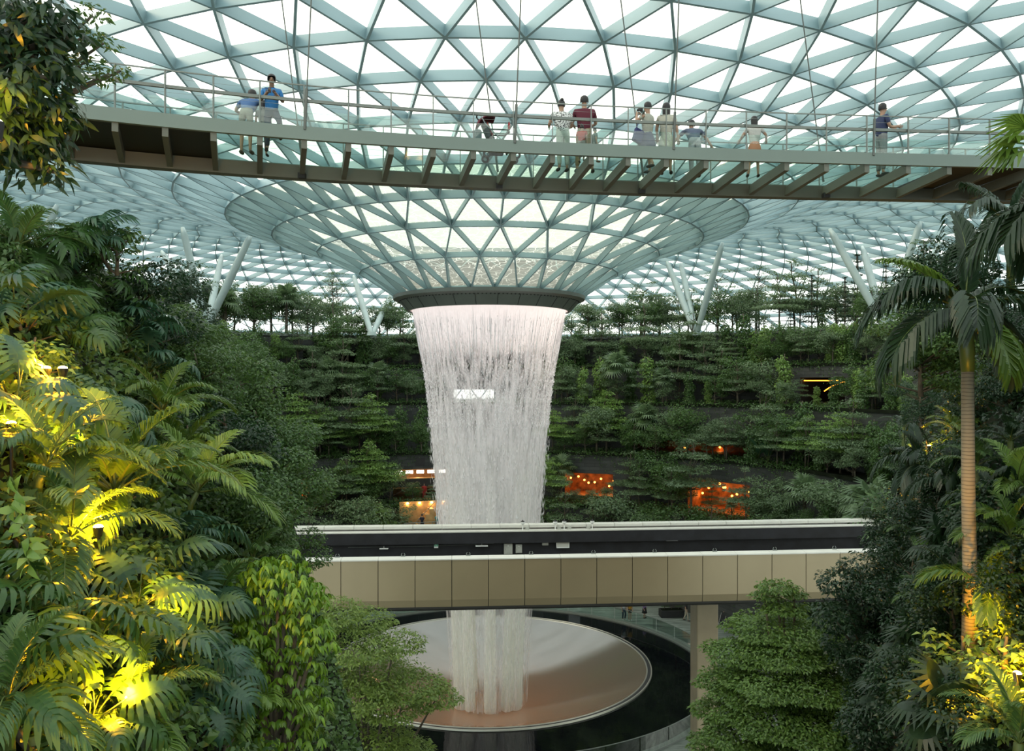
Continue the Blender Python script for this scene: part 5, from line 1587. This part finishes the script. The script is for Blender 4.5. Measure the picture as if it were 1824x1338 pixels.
# the tall palm with the slender ringed trunk
Zp = 12.6
base = P(1727, 1225, Zp); base.z = h_right(base.x, base.y) - .2
crown_z = P(1722, 660, Zp).z; H_ = crown_z - base.z
e = empty('tall_palm', base); tag(e, 'tall palm with a slender ringed trunk and dark drooping fronds at right', 'palm')
MB().tube([(0, 0, 0), (.01, 0, H_ * .3), (-.02, 0, H_ * .6), (-.03, 0, H_)], [.125, .105, .098, .09], 14).build('trunk', M['palm_trunk'], e, True)
MB().tube([(-.03, 0, H_ - .02), (-.04, 0, H_ + .35), (-.07, 0, H_ + .75), (-.1, 0, H_ + 1.0)], [.095, .115, .085, .05], 12).build('crownshaft', M['shaft'], e, True)
topp = Vector((-.1, 0, H_ + .92))
def frond_to(e, me, top, az, size, roll=0.0, pitch=0.0):
    return obj('frond', me, e, top, (roll, pitch, az), size)
for me, az, sz, pitch in ((FRWg[0], R(175), 1.35, .45), (FRW[0], R(95), 1.45, -.35), (FRW[1], R(190), 1.35, .1), (FRW[2], R(170), 1.5, .0), (FRW[3], R(200), 1.5, .15), (FRW[3], R(160), 1.45, .35),
                          (FRW[1], R(10), 1.3, .1), (FRW[2], R(-20), 1.4, .1), (FRW[3], R(25), 1.45, .25), (FRWg[3], R(-35), 1.3, .55), (FRW[2], R(250), 1.35, .1), (FRWg[3], R(285), 1.25, .5), (FRW[1], R(130), 1.2, 0), (FRW[2], R(60), 1.2, 0)):
    frond_to(e, me, topp, az, sz * 1.12, rnd.uniform(-.2, .2), pitch)
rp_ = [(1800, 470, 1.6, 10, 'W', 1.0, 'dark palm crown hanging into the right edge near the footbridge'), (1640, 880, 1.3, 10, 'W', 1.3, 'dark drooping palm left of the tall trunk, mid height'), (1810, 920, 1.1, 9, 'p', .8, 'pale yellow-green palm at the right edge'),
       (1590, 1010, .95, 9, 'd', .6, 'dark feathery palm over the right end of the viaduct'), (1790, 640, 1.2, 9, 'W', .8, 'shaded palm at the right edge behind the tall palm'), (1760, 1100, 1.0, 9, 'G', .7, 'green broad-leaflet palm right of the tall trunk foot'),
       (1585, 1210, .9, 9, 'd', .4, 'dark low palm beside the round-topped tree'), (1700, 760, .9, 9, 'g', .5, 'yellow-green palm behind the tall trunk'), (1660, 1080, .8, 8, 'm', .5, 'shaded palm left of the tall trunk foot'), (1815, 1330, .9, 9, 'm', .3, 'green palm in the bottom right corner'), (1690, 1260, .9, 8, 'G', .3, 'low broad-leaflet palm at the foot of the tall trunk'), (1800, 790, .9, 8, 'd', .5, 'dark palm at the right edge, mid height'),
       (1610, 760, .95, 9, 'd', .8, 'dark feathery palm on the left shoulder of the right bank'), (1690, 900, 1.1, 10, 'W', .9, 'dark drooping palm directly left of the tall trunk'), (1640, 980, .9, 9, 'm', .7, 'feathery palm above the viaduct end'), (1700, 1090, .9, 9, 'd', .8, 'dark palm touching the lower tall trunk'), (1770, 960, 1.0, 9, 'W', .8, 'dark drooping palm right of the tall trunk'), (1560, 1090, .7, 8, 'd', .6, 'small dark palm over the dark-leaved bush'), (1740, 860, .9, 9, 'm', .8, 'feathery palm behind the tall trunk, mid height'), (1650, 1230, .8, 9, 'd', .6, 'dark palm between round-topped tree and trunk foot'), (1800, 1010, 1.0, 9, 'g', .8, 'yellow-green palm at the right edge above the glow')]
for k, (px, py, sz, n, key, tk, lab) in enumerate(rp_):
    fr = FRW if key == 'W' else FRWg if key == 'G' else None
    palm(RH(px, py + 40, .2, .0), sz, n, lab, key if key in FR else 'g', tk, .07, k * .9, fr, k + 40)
# palm fronds high at the right edge (a palm standing beside the footbridge end)
e = empty('edge_palm', Vector((6.75, 9.6, 16.15))); tag(e, 'palm at the right edge whose dark fronds hang beside the footbridge', 'palm')
Ht = 6.0
MB().tube([(0, 0, -1), (0, 0, Ht * .5), (0, 0, Ht)], [.11, .10, .09], 10).build('trunk', M['palm_trunk'], e, True)
for i in range(11): frond_to(e, FRW[(2, 3, 2, 3, 2, 3, 3, 3, 2, 3, 2)[i]], Vector((0, 0, Ht)), 2.4 * i + .6, 1.35 + .1 * (i % 3), rnd.uniform(-.15, .15), .1)
e = empty('leaning_fan_palm', P(1868, 262, 9.0) - Vector((0, 0, 1.4))); tag(e, 'bright green palm leaf poking in at the right end of the footbridge', 'palm')
MB().tube([(0, 0, -3), (0, 0, 1.4)], [.07, .06], 8).build('trunk', M['palm_trunk'], e)
for i, (az, el) in enumerate(((175, 10), (190, 35), (200, -15), (160, -5), (100, 30), (20, 20), (-60, 30))):
    mb = MB(); d = Vector((math.cos(R(az)) * math.cos(R(el)), math.sin(R(az)) * math.cos(R(el)), math.sin(R(el))))
    mb.tube([(0, 0, 1.4), Vector((0, 0, 1.4)) + d * .35], .012, 5); fan_leaf(mb, Vector((0, 0, 1.4)) + d * .35, d, Vector((0, 0, 1)) - d * .3, .40, 14, R(200), .35); mb.build('frond', M['lf_palm'], e)
# fan leaves low down
FAN_D = fan_crown(55, 13, .95, .9, 'lf_palm_dark')
for px, py, lab in ((1600, 1265, 'round fan palm leaf cluster beside the round-topped tree'), (1640, 1180, 'dark fan palm below the viaduct end'), (1690, 1310, 'fan palm at the bottom edge, left of the bottom right corner'), (1560, 1130, 'small fan palm behind the round-topped tree'), (1690, 1000, 'fan palm left of the tall trunk, under the dark drooping palm')):
    p = RH(px, py + 30, .75, 0); e = empty('fan_palm', p, px); tag(e, lab, 'palm')
    MB().tube([(0, 0, -.3), (0, 0, .5)], .06, 8).build('trunk', M['bark'], e); o = obj('crown', FAN_D, e, (0, 0, .5)); o.scale = (.5, .5, .5)
rs_ = [(1700, 620, 1), (1770, 560, 1), (1640, 720, 1), (1800, 700, 1), (1720, 850, 1), (1780, 1000, 1), (1620, 820, 1), (1670, 940, 1), (1610, 940, 1), (1650, 1150, 1), (1700, 1120, 1), (1580, 1080, 1), (1620, 1230, 1), (1560, 1200, 1), (1660, 1310, 1), (1740, 1310, 1), (1800, 1080, 1), (1590, 1340, 1), (1740, 720, 1), (1820, 620, 1), (1625, 1060, 1), (1730, 960, 1), (1640, 650, 0), (1690, 540, 1)]
whr = ['behind the tall palm crown', 'right edge under the palm crowns', 'left shoulder of the right bank', 'right edge, upper middle', 'behind the tall trunk, upper middle', 'right of the trunk, middle', 'left shoulder below the stairs', 'left of the trunk, above the viaduct end', 'at the viaduct end', 'left of the trunk foot', 'touching the trunk foot', 'under the dark-leaved bush', 'lower left of the trunk foot', 'beside the round-topped tree', 'bottom edge, middle of the right bank', 'bottom edge, right of the trunk', 'right edge above the yellow glow', 'bottom edge beside the round-topped tree', 'just right of the upper trunk', 'right edge behind the crowns', 'between viaduct end and trunk', 'right of the trunk, above middle', 'highest on the left shoulder', 'top of the right bank']
for k, ((px, py, d), w) in enumerate(zip(rs_, whr)):
    shrub(RH(px, py + 30, -.1, -.3), FICUS_D if d else FICUS, (.62 if d else .8) + .1 * (k % 3), ('dark' if d else 'green') + ' small-leaved shrub on the right bank, ' + w, k, 'small_leaved_shrub', 'small-leaved shrubs on the right bank')
for k, (px, py, w) in enumerate(((1790, 1190, 'beside the bright yellow glow'), (1760, 1250, 'left of the bright yellow glow'), (1810, 1260, 'right of the bright yellow glow'), (1700, 1290, 'in the small bottom glow'), (1650, 800, 'in the small upper glow'), (1775, 1120, 'above the bright yellow glow'), (1715, 1180, 'at the tall trunk foot'))):
    shrub(RH(px, py + 20, .1, -.1), UND, .95, 'pale leafy undergrowth on the right bank, ' + w, k, 'undergrowth_plant', 'leafy undergrowth on the right bank')
garden_lamp(RH(1812, 1225, .45, .1), 300, 'amber floodlight making the bright yellow glow at the right edge')
garden_lamp(RH(1765, 1140, .6, .2), 100, 'amber floodlight among the palms above the bright yellow glow')
garden_lamp(RH(1690, 1300, .6, .2), 120, 'amber floodlight low at the bottom right')
garden_lamp(RH(1655, 812, .9, .2), 160, 'amber floodlight high on the right bank behind the tall trunk')
garden_lamp(RH(1722, 735, .6, .2), 50, 'amber floodlight behind the upper part of the tall trunk')
# ---------------------------------------------------------------- people
M['skin'] = pmat('skin', (0.40, 0.24, 0.16), 0.55)
M['skin_dark'] = pmat('skin_darker', (0.24, 0.14, 0.09), 0.55)
M['hair'] = pmat('black_hair', (0.012, 0.010, 0.010), 0.45)
M['eye'] = pmat('eye_dark', (0.02, 0.015, 0.012), 0.3)
_cloth = {}
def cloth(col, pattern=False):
    col = tuple(c * .62 for c in col)  # backlit shade on the figures is put into the darkened cloth colours
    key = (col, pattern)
    if key not in _cloth:
        m = pmat('cloth_%d' % len(_cloth), col, 0.85, 0, 0.08, 30)
        if pattern:
            n, l = m.node_tree.nodes, m.node_tree.links
            b = n['Principled BSDF']; t = n.new('ShaderNodeTexCoord'); v = n.new('ShaderNodeTexVoronoi'); v.inputs['Scale'].default_value = 28
            r = n.new('ShaderNodeValToRGB'); r.color_ramp.interpolation = 'CONSTANT'
            r.color_ramp.elements[0].color = (.02, .02, .025, 1); r.color_ramp.elements[1].color = (.7, .7, .68, 1); r.color_ramp.elements[1].position = .42
            l.new(t.outputs['Object'], v.inputs['Vector']); l.new(v.outputs['Distance'], r.inputs['Fac']); l.new(r.outputs['Color'], b.inputs['Base Color'])
        _cloth[key] = m
    return _cloth[key]

def skin_obj(name, nodes, edges, mat, parent, sub=1, root=0):
    me = bpy.data.meshes.new(name)
    me.from_pydata([tuple(p) for p, r in nodes], edges, [])
    me.materials.append(mat)
    o = bpy.data.objects.new(name, me); link(o, parent)
    md = o.modifiers.new('skin', 'SKIN'); md.use_smooth_shade = True
    lay = me.skin_vertices[0].data if me.skin_vertices else None
    if lay is not None:
        for i, (p, r) in enumerate(nodes):
            lay[i].radius = (r, r) if not hasattr(r, '__len__') else r
            lay[i].use_root = (i == root)
    s_ = o.modifiers.new('subdiv', 'SUBSURF'); s_.levels = sub; s_.render_levels = sub
    return o

def person(loc, heading, H, label, shirt, legs, arms=None, leg=None, lean=(0, 0), skin='skin', hair='short', trouser=1.0, skirt=False, sleeves=.5, shoes=(0.03, 0.03, 0.03), head_turn=(0, 0), pattern=False, stout=1.0, group=None, shoes_m=None):
    """a standing figure facing -Y; arms/leg: per side ((elbow), (wrist)) and ((knee), (ankle)) offsets from shoulder and hip"""
    k = H / 1.75
    e = empty('person', loc, heading); e.scale = (k, k, k); tag(e, label, 'person', group)
    lx, ly = lean
    ll_ = math.sqrt(1 + lx * lx + ly * ly)
    def up(z):
        d = z - .93
        return Vector((lx * d / ll_, ly * d / ll_, .93 + d / ll_)) if d > 0 else Vector((0, 0, z))
    W = stout
    pel, wai, che, nek = up(.94), up(1.10), up(1.31), up(1.47)
    hb = nek + Vector((head_turn[0] * .3, -.015 + head_turn[1] * .3, .07)); hm = nek + Vector((head_turn[0], -.03 + head_turn[1], .17)); ht = nek + Vector((head_turn[0] * 1.2, -.015 + head_turn[1] * 1.2, .255))
    nodes = [(pel, (.115 * W, .08 * W)), (wai, (.10 * W, .07 * W)), (che, (.120 * W, .075 * W)), (nek, .055), (hb, .062), (hm, .088), (ht, .070)]
    edges = [(0, 1), (1, 2), (2, 3), (3, 4), (4, 5), (5, 6)]
    nose = hm + Vector((0, -.098, -.012)); nodes.append((nose, .014)); edges.append((5, 7))
    arms = arms or {}
    leg = leg or {}
    sh, el, wr, kn, an = {}, {}, {}, {}, {}
    for s in (-1, 1):
        a = arms.get(s, ((s * .05, .02, -.28), (s * .04, -.06, -.53)))
        sh[s] = che + Vector((s * .185 * W, 0, .10)); el[s] = sh[s] + Vector(a[0]); wr[s] = sh[s] + Vector(a[1])
        b = len(nodes)
        hd = (wr[s] - el[s]).normalized()
        palm_ = wr[s] + hd * .07
        nodes += [(sh[s], .058 * W), (el[s], .042), (wr[s], .030), (palm_, (.040, .020))]
        edges += [(2, b), (b, b + 1), (b + 1, b + 2), (b + 2, b + 3)]
        side = hd.cross(Vector((0, 1, 0))); side = side.normalized() if side.length > .1 else Vector((1, 0, 0))
        curl = Vector((0, -1, 0))
        for q in range(4):
            c = len(nodes); o_ = side * (.030 - .020 * q); ln = (.062, .075, .070, .052)[q]
            nodes += [(palm_ + o_ + hd * .03, .0095), (palm_ + o_ + hd * (.03 + ln * .6) + curl * .008, .0088), (palm_ + o_ + hd * (.03 + ln) + curl * .024, .0075)]
            edges += [(b + 3, c), (c, c + 1), (c + 1, c + 2)]
        c = len(nodes)
        nodes += [(wr[s] + hd * .035 + side * .045 + curl * .01, .0105), (wr[s] + hd * .075 + side * .062 + curl * .02, .0085)]
        edges += [(b + 2, c), (c, c + 1)]
        g = leg.get(s, ((s * .01, -.01, -.42), (s * .015, .02, -.84)))
        hp = pel + Vector((s * .085, 0, -.03)); kn[s] = hp + Vector(g[0]); an[s] = hp + Vector(g[1])
        b = len(nodes)
        nodes += [(hp, .088 * W), (kn[s], .056), (an[s], .036), (an[s] + Vector((s * .01, -.06, -.045)), (.042, .028)), (an[s] + Vector((s * .02, -.15, -.055)), (.038, .020))]
        edges += [(0, b), (b, b + 1), (b + 1, b + 2), (b + 2, b + 3), (b + 3, b + 4)]
    skin_obj('body', nodes, edges, M[skin], e, 1)
    # shirt
    n2 = [(pel + Vector((0, 0, -.07)), (.165 * W, .135 * W)), (wai, (.160 * W, .125 * W)), (che, (.180 * W, .138 * W)), (che.lerp(nek, .75), (.115 * W, .105 * W)), (nek + Vector((0, 0, .01)), (.07, .07))]
    e2 = [(0, 1), (1, 2), (2, 3), (3, 4)]
    for s in (-1, 1):
        b = len(n2); m_ = sh[s].lerp(el[s], min(1, sleeves * 1.4)); n2 += [(sh[s] + Vector((0, 0, .005)), .072 * W), (m_, .060)]; e2 += [(2, b), (b, b + 1)]
        if sleeves > .8: n2.append((el[s].lerp(wr[s], .9), .044)); e2.append((b + 1, b + 2))
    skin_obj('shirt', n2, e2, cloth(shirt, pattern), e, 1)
    # trousers or skirt
    if skirt:
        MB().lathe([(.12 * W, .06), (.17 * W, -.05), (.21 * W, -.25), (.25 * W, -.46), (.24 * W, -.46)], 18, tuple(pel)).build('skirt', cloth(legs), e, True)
    else:
        n3 = [(wai, (.14 * W, .108 * W)), (pel, (.155 * W, .125 * W))]; e3 = [(0, 1)]
        for s in (-1, 1):
            b = len(n3); hp = pel + Vector((s * .085, 0, -.05))
            n3 += [(hp, .102 * W), (hp.lerp(kn[s], min(1, trouser * 1.6)), .076)]; e3 += [(1, b), (b, b + 1)]
            if trouser > .65: n3.append((kn[s].lerp(an[s], .93), .056)); e3.append((b + 1, b + 2))
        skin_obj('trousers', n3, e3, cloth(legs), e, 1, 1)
    for s in (-1, 1):
        t = an[s]
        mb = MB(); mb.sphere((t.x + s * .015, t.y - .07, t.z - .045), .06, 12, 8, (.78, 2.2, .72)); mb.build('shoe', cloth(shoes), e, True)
    # hair and eyes
    hb_ = MB()
    prof = [(.001, .125), (.05, .117), (.085, .085), (.100, .035), (.101, -.02), (.090, -.05)]
    c0 = hm + Vector((0, .016, .028))
    hb_.lathe(prof, 20, tuple(c0), R(52), R(308))
    hb_.lathe([(.001, .125), (.05, .118), (.084, .088), (.094, .055)], 20, tuple(c0))
    if hair == 'long':
        hb_.lathe([(.101, -.01), (.103, -.10), (.098, -.22), (.07, -.33), (.02, -.36)], 16, tuple(c0 + Vector((0, .0, 0))), R(105), R(255))
    if hair == 'bun':
        hb_.sphere(tuple(c0 + Vector((0, .06, .11))), .045, 10, 8)
    hb_.build('hair', M['hair'], e, True)
    for s in (-1, 1):
        MB().sphere(tuple(hm + Vector((s * .033, -.083, .012))), .011, 8, 6).build('eye', M['eye'], e, True)
    return e, dict(sh=sh, el=el, wr=wr, hm=hm, nek=nek, che=che, pel=pel)

def onbridge(px, n): 
    s = s_at(px, n); p = BP(s, n, FZ + .005)
    return p
REST = lambda s, f=-.38, z=-.22, o=.18: ((s * o, f * .35, z * .8), (s * o * .6, f, z))
# leaning on the far rail, back to the camera
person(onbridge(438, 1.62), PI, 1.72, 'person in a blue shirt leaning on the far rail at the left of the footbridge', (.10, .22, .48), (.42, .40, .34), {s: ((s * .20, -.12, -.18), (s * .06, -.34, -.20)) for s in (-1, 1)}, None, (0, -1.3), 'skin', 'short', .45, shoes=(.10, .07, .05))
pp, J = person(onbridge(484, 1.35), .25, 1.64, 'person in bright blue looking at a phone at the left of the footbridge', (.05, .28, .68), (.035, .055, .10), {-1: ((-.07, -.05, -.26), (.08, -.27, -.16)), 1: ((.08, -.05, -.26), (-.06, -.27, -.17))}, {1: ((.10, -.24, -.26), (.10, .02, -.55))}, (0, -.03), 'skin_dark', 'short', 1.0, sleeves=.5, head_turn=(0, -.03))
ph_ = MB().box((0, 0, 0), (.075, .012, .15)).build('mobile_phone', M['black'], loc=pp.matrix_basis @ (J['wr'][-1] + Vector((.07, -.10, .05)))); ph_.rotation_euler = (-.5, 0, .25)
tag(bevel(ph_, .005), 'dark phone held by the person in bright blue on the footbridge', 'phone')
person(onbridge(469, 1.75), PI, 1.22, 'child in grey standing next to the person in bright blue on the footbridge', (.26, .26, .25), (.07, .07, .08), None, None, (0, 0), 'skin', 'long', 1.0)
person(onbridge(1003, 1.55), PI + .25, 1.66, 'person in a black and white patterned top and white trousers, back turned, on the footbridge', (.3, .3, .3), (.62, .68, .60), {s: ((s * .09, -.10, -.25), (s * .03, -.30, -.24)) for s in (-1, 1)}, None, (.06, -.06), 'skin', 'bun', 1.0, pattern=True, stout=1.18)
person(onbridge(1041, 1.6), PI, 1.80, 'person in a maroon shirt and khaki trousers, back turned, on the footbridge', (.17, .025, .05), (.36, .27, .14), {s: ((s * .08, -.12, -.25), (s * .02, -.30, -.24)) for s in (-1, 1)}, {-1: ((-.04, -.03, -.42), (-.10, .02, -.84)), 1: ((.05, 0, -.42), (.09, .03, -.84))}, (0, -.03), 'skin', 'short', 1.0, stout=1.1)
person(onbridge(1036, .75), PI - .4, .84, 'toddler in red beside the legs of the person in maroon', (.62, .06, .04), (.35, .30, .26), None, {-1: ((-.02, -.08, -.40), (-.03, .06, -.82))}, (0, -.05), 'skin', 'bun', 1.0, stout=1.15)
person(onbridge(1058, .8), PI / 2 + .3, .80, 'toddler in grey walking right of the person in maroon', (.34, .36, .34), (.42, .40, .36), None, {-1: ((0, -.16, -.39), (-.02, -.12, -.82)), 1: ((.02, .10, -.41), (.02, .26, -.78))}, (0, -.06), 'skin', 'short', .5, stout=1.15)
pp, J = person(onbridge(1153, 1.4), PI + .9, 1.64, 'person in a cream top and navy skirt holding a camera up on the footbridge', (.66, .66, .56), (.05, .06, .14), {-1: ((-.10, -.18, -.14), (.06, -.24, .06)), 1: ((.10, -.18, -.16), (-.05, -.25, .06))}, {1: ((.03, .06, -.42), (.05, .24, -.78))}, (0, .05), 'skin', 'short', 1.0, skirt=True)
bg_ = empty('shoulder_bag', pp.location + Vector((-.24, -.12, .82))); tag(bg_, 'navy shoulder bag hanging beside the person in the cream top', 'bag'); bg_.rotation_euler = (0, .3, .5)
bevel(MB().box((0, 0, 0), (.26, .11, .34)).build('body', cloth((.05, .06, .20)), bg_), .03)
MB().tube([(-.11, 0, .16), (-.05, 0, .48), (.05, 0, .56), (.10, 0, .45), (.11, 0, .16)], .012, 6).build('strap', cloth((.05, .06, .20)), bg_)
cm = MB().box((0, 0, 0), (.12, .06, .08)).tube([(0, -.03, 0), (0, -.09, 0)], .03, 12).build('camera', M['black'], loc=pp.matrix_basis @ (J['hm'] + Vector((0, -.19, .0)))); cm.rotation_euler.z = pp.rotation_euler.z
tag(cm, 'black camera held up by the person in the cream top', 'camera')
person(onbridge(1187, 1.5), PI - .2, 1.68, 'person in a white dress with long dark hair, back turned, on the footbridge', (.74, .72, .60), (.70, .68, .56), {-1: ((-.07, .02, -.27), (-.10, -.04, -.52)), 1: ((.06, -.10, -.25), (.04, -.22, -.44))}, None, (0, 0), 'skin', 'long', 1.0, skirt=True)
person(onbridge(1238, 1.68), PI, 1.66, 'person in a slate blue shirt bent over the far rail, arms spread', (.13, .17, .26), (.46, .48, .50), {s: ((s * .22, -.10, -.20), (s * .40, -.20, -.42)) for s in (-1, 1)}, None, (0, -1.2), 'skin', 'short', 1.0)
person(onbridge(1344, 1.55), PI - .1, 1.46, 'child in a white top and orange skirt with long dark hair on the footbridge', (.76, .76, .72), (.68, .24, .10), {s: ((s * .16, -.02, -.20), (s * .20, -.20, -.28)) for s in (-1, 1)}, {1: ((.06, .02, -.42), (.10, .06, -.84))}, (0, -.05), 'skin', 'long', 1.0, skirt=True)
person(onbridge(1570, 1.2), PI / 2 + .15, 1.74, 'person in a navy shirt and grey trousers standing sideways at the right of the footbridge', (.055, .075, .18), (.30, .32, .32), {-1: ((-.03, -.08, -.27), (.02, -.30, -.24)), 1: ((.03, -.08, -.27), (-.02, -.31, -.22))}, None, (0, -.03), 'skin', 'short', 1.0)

# pram on the footbridge
p0 = onbridge(886, 1.0)
pr = empty('pushchair', p0, PI / 2 + .12 + PI); tag(pr, 'folding pushchair in black and red parked on the footbridge', 'pushchair')
# local: +Y is the front
FRM = pmat('pushchair_frame', (.30, .31, .32), .35, .7)
for s in (-1, 1):
    MB().tube([(s * .22, -.42, 1.0), (s * .22, -.30, .78), (s * .22, .12, .38), (s * .20, .42, .12)], .014, 8).build('side_frame', FRM, pr)
    MB().tube([(s * .22, .12, .42), (s * .22, -.10, .25), (s * .22, -.26, .10)], .014, 8).build('rear_leg', FRM, pr)
    for y in (.42, -.26):
        w = MB().lathe([(.045, -.022), (.088, -.022), (.095, 0), (.088, .022), (.045, .022)], 20); w.v = [(s * .22 + z, y + x, .097 + yy) for x, yy, z in w.v]; w.build('wheel', M['black'], pr)
    MB().tube([(s * .22, -.20, .66), (s * .22, .20, .66)], .018, 8).build('armrest', M['black'], pr)
MB().tube([(-.22, -.42, 1.0), (-.12, -.47, 1.03), (.12, -.47, 1.03), (.22, -.42, 1.0)], .018, 8).build('handle', M['black'], pr)
MB().tube([(-.21, .20, .66), (0, .28, .68), (.21, .20, .66)], .02, 8).build('bumper_bar', M['black'], pr)
v = []
for s in (-.2, .2): v += [(s, -.30, .86), (s, -.12, .42), (s, .16, .40), (s, .22, .20), (s, -.36, .84), (s, -.17, .37), (s, .17, .35), (s, .25, .19)]
MB().add(v, [(0, 1, 9, 8), (1, 2, 10, 9), (2, 3, 11, 10), (4, 12, 13, 5), (5, 13, 14, 6), (6, 14, 15, 7), (0, 4, 5, 1), (1, 5, 6, 2), (2, 6, 7, 3), (8, 9, 13, 12), (9, 10, 14, 13), (10, 11, 15, 14), (0, 8, 12, 4), (3, 7, 15, 11)]).build('seat', cloth((.05, .05, .06)), pr)
MB().box((0, -.185, .68), (.34, .03, .32), Matrix.Rotation(.4, 3, 'X')).build('seat_pad', cloth((.40, .04, .035)), pr)
v = []
for k in range(9):
    a_ = R(62 + 14 * k)
    for x, q in ((-.22, .25), (-.12, .29), (.12, .29), (.22, .25)): v.append((x, -.20 + q * math.cos(a_), .70 + q * math.sin(a_)))
hd_ = MB().add(v, [(4 * k + j, 4 * k + j + 1, 4 * k + j + 5, 4 * k + j + 4) for k in range(8) for j in range(3)]).build('hood', cloth((.20, .03, .05)), pr, True)
sd_ = hd_.modifiers.new('thickness', 'SOLIDIFY'); sd_.thickness = .02
bevel(MB().box((0, -.46, .48), (.34, .18, .40)).build('hanging_bag', cloth((.16, .22, .24)), pr), .05)
bevel(MB().box((0, -.02, .22), (.36, .34, .12)).build('basket', cloth((.03, .03, .035)), pr), .03)
bt = MB().lathe([(.001, 0), (.03, 0), (.03, .11), (.015, .14), (.015, .17), (.001, .17)], 12).build('drink_bottle', cloth((.55, .05, .05)), loc=pr.matrix_basis @ Vector((.12, .255, .70)))
tag(bt, 'small red-capped bottle standing on the bar of the pushchair', 'bottle')

# people on the ground floor beyond the pool
def ground(px, py): return P(px, py, EYE * F / (py - HOR)) * 1.0
def gp(px, py, **k):
    p = ground(px, py); p.z = 0.0
    return person(p, **k)
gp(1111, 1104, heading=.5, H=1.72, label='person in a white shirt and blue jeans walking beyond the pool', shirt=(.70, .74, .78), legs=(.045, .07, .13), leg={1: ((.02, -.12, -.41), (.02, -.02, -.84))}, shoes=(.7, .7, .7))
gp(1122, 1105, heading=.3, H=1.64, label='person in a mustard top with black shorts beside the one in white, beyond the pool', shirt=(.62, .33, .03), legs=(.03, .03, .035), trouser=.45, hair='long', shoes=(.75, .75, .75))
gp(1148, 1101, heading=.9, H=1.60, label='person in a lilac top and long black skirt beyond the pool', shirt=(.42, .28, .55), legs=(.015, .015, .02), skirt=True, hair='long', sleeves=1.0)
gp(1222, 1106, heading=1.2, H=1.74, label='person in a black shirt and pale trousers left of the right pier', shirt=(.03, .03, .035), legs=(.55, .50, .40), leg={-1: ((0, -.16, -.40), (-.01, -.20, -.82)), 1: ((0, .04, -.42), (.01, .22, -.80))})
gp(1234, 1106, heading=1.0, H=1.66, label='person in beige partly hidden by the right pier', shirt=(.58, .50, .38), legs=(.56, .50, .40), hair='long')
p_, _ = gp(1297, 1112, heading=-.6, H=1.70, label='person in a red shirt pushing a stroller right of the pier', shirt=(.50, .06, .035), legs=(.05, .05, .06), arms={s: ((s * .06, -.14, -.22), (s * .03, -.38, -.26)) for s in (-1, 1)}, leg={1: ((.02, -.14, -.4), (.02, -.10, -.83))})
# small stroller in front of that person
so = p_.location + Vector((-.62, -.55, 0)); st2 = empty('stroller', so, -.6 + PI); tag(st2, 'dark stroller pushed by the person in red right of the pier', 'stroller')
for s in (-1, 1):
    MB().tube([(s * .22, -.40, .98), (s * .22, .10, .42), (s * .20, .40, .12)], .018, 6).build('side_frame', FRM, st2)
    MB().tube([(s * .22, .05, .45), (s * .22, -.24, .10)], .018, 6).build('rear_leg', FRM, st2)
    for y in (.40, -.24):
        w = MB().lathe([(.04, -.025), (.09, -.025), (.098, 0), (.09, .025), (.04, .025)], 14); w.v = [(s * .22 + z, y + x, .098 + yy) for x, yy, z in w.v]; w.build('wheel', M['black'], st2)
MB().tube([(-.22, -.40, .98), (.22, -.40, .98)], .02, 6).build('handle', M['black'], st2)
bevel(MB().box((0, -.02, .48), (.36, .42, .16)).build('seat', cloth((.03, .03, .035)), st2), .04)
bevel(MB().box((0, -.22, .68), (.36, .10, .40), Matrix.Rotation(.35, 3, 'X')).build('backrest', cloth((.03, .03, .035)), st2), .03)
# planter with hedge by the ground floor walkers
pl_ = ground(1196, 1098); pl_.z = 0
e = empty('black_planter', pl_, .06); tag(e, 'long black planter box on the ground floor beyond the pool', 'planter')
bevel(MB().box((0, 0, .3), (2.0, 1.0, .6)).build('box', M['black'], e), .03)
MB().box((0, 0, .58), (1.8, .8, .06)).build('soil', M['soil'], e)
for k, dx in enumerate((-.6, 0, .6)):
    a, b = KINDS['bushy_dark'][k % 2]
    s_e = empty('planter_shrub', pl_ + Vector((dx, .06 * dx, .58))); tag(s_e, 'dark shrub in the long black planter, %s from the left' % ordn[k], 'shrub'); s_e.scale = (.30,) * 3
    obj('trunk', a, s_e); obj('crown', b, s_e)
# cafe people
tc_ = azi(754, cr)[0]
person(cyl(cr - .55, tc_, FLOOR_Z[1] + .1) + Vector((0, 0, 0)), .1, 1.68, 'person in red at the cafe left of the waterfall', (.62, .04, .03), (.50, .04, .03), None, None, (0, 0), 'skin', 'short', 1.0, sleeves=1.0)
for px_, col, lg, lab in ((752, (.03, .03, .05), (.03, .03, .04), 'person in black on the timber stair below the cafe'), (779, (.10, .42, .40), (.20, .24, .26), 'person in a teal shirt on the timber stair next to the waterfall')):
    t_ = azi(px_, 21.4)[0]
    person(cyl(21.45, t_, 5.55), PI + .3, 1.70, lab, col, lg)
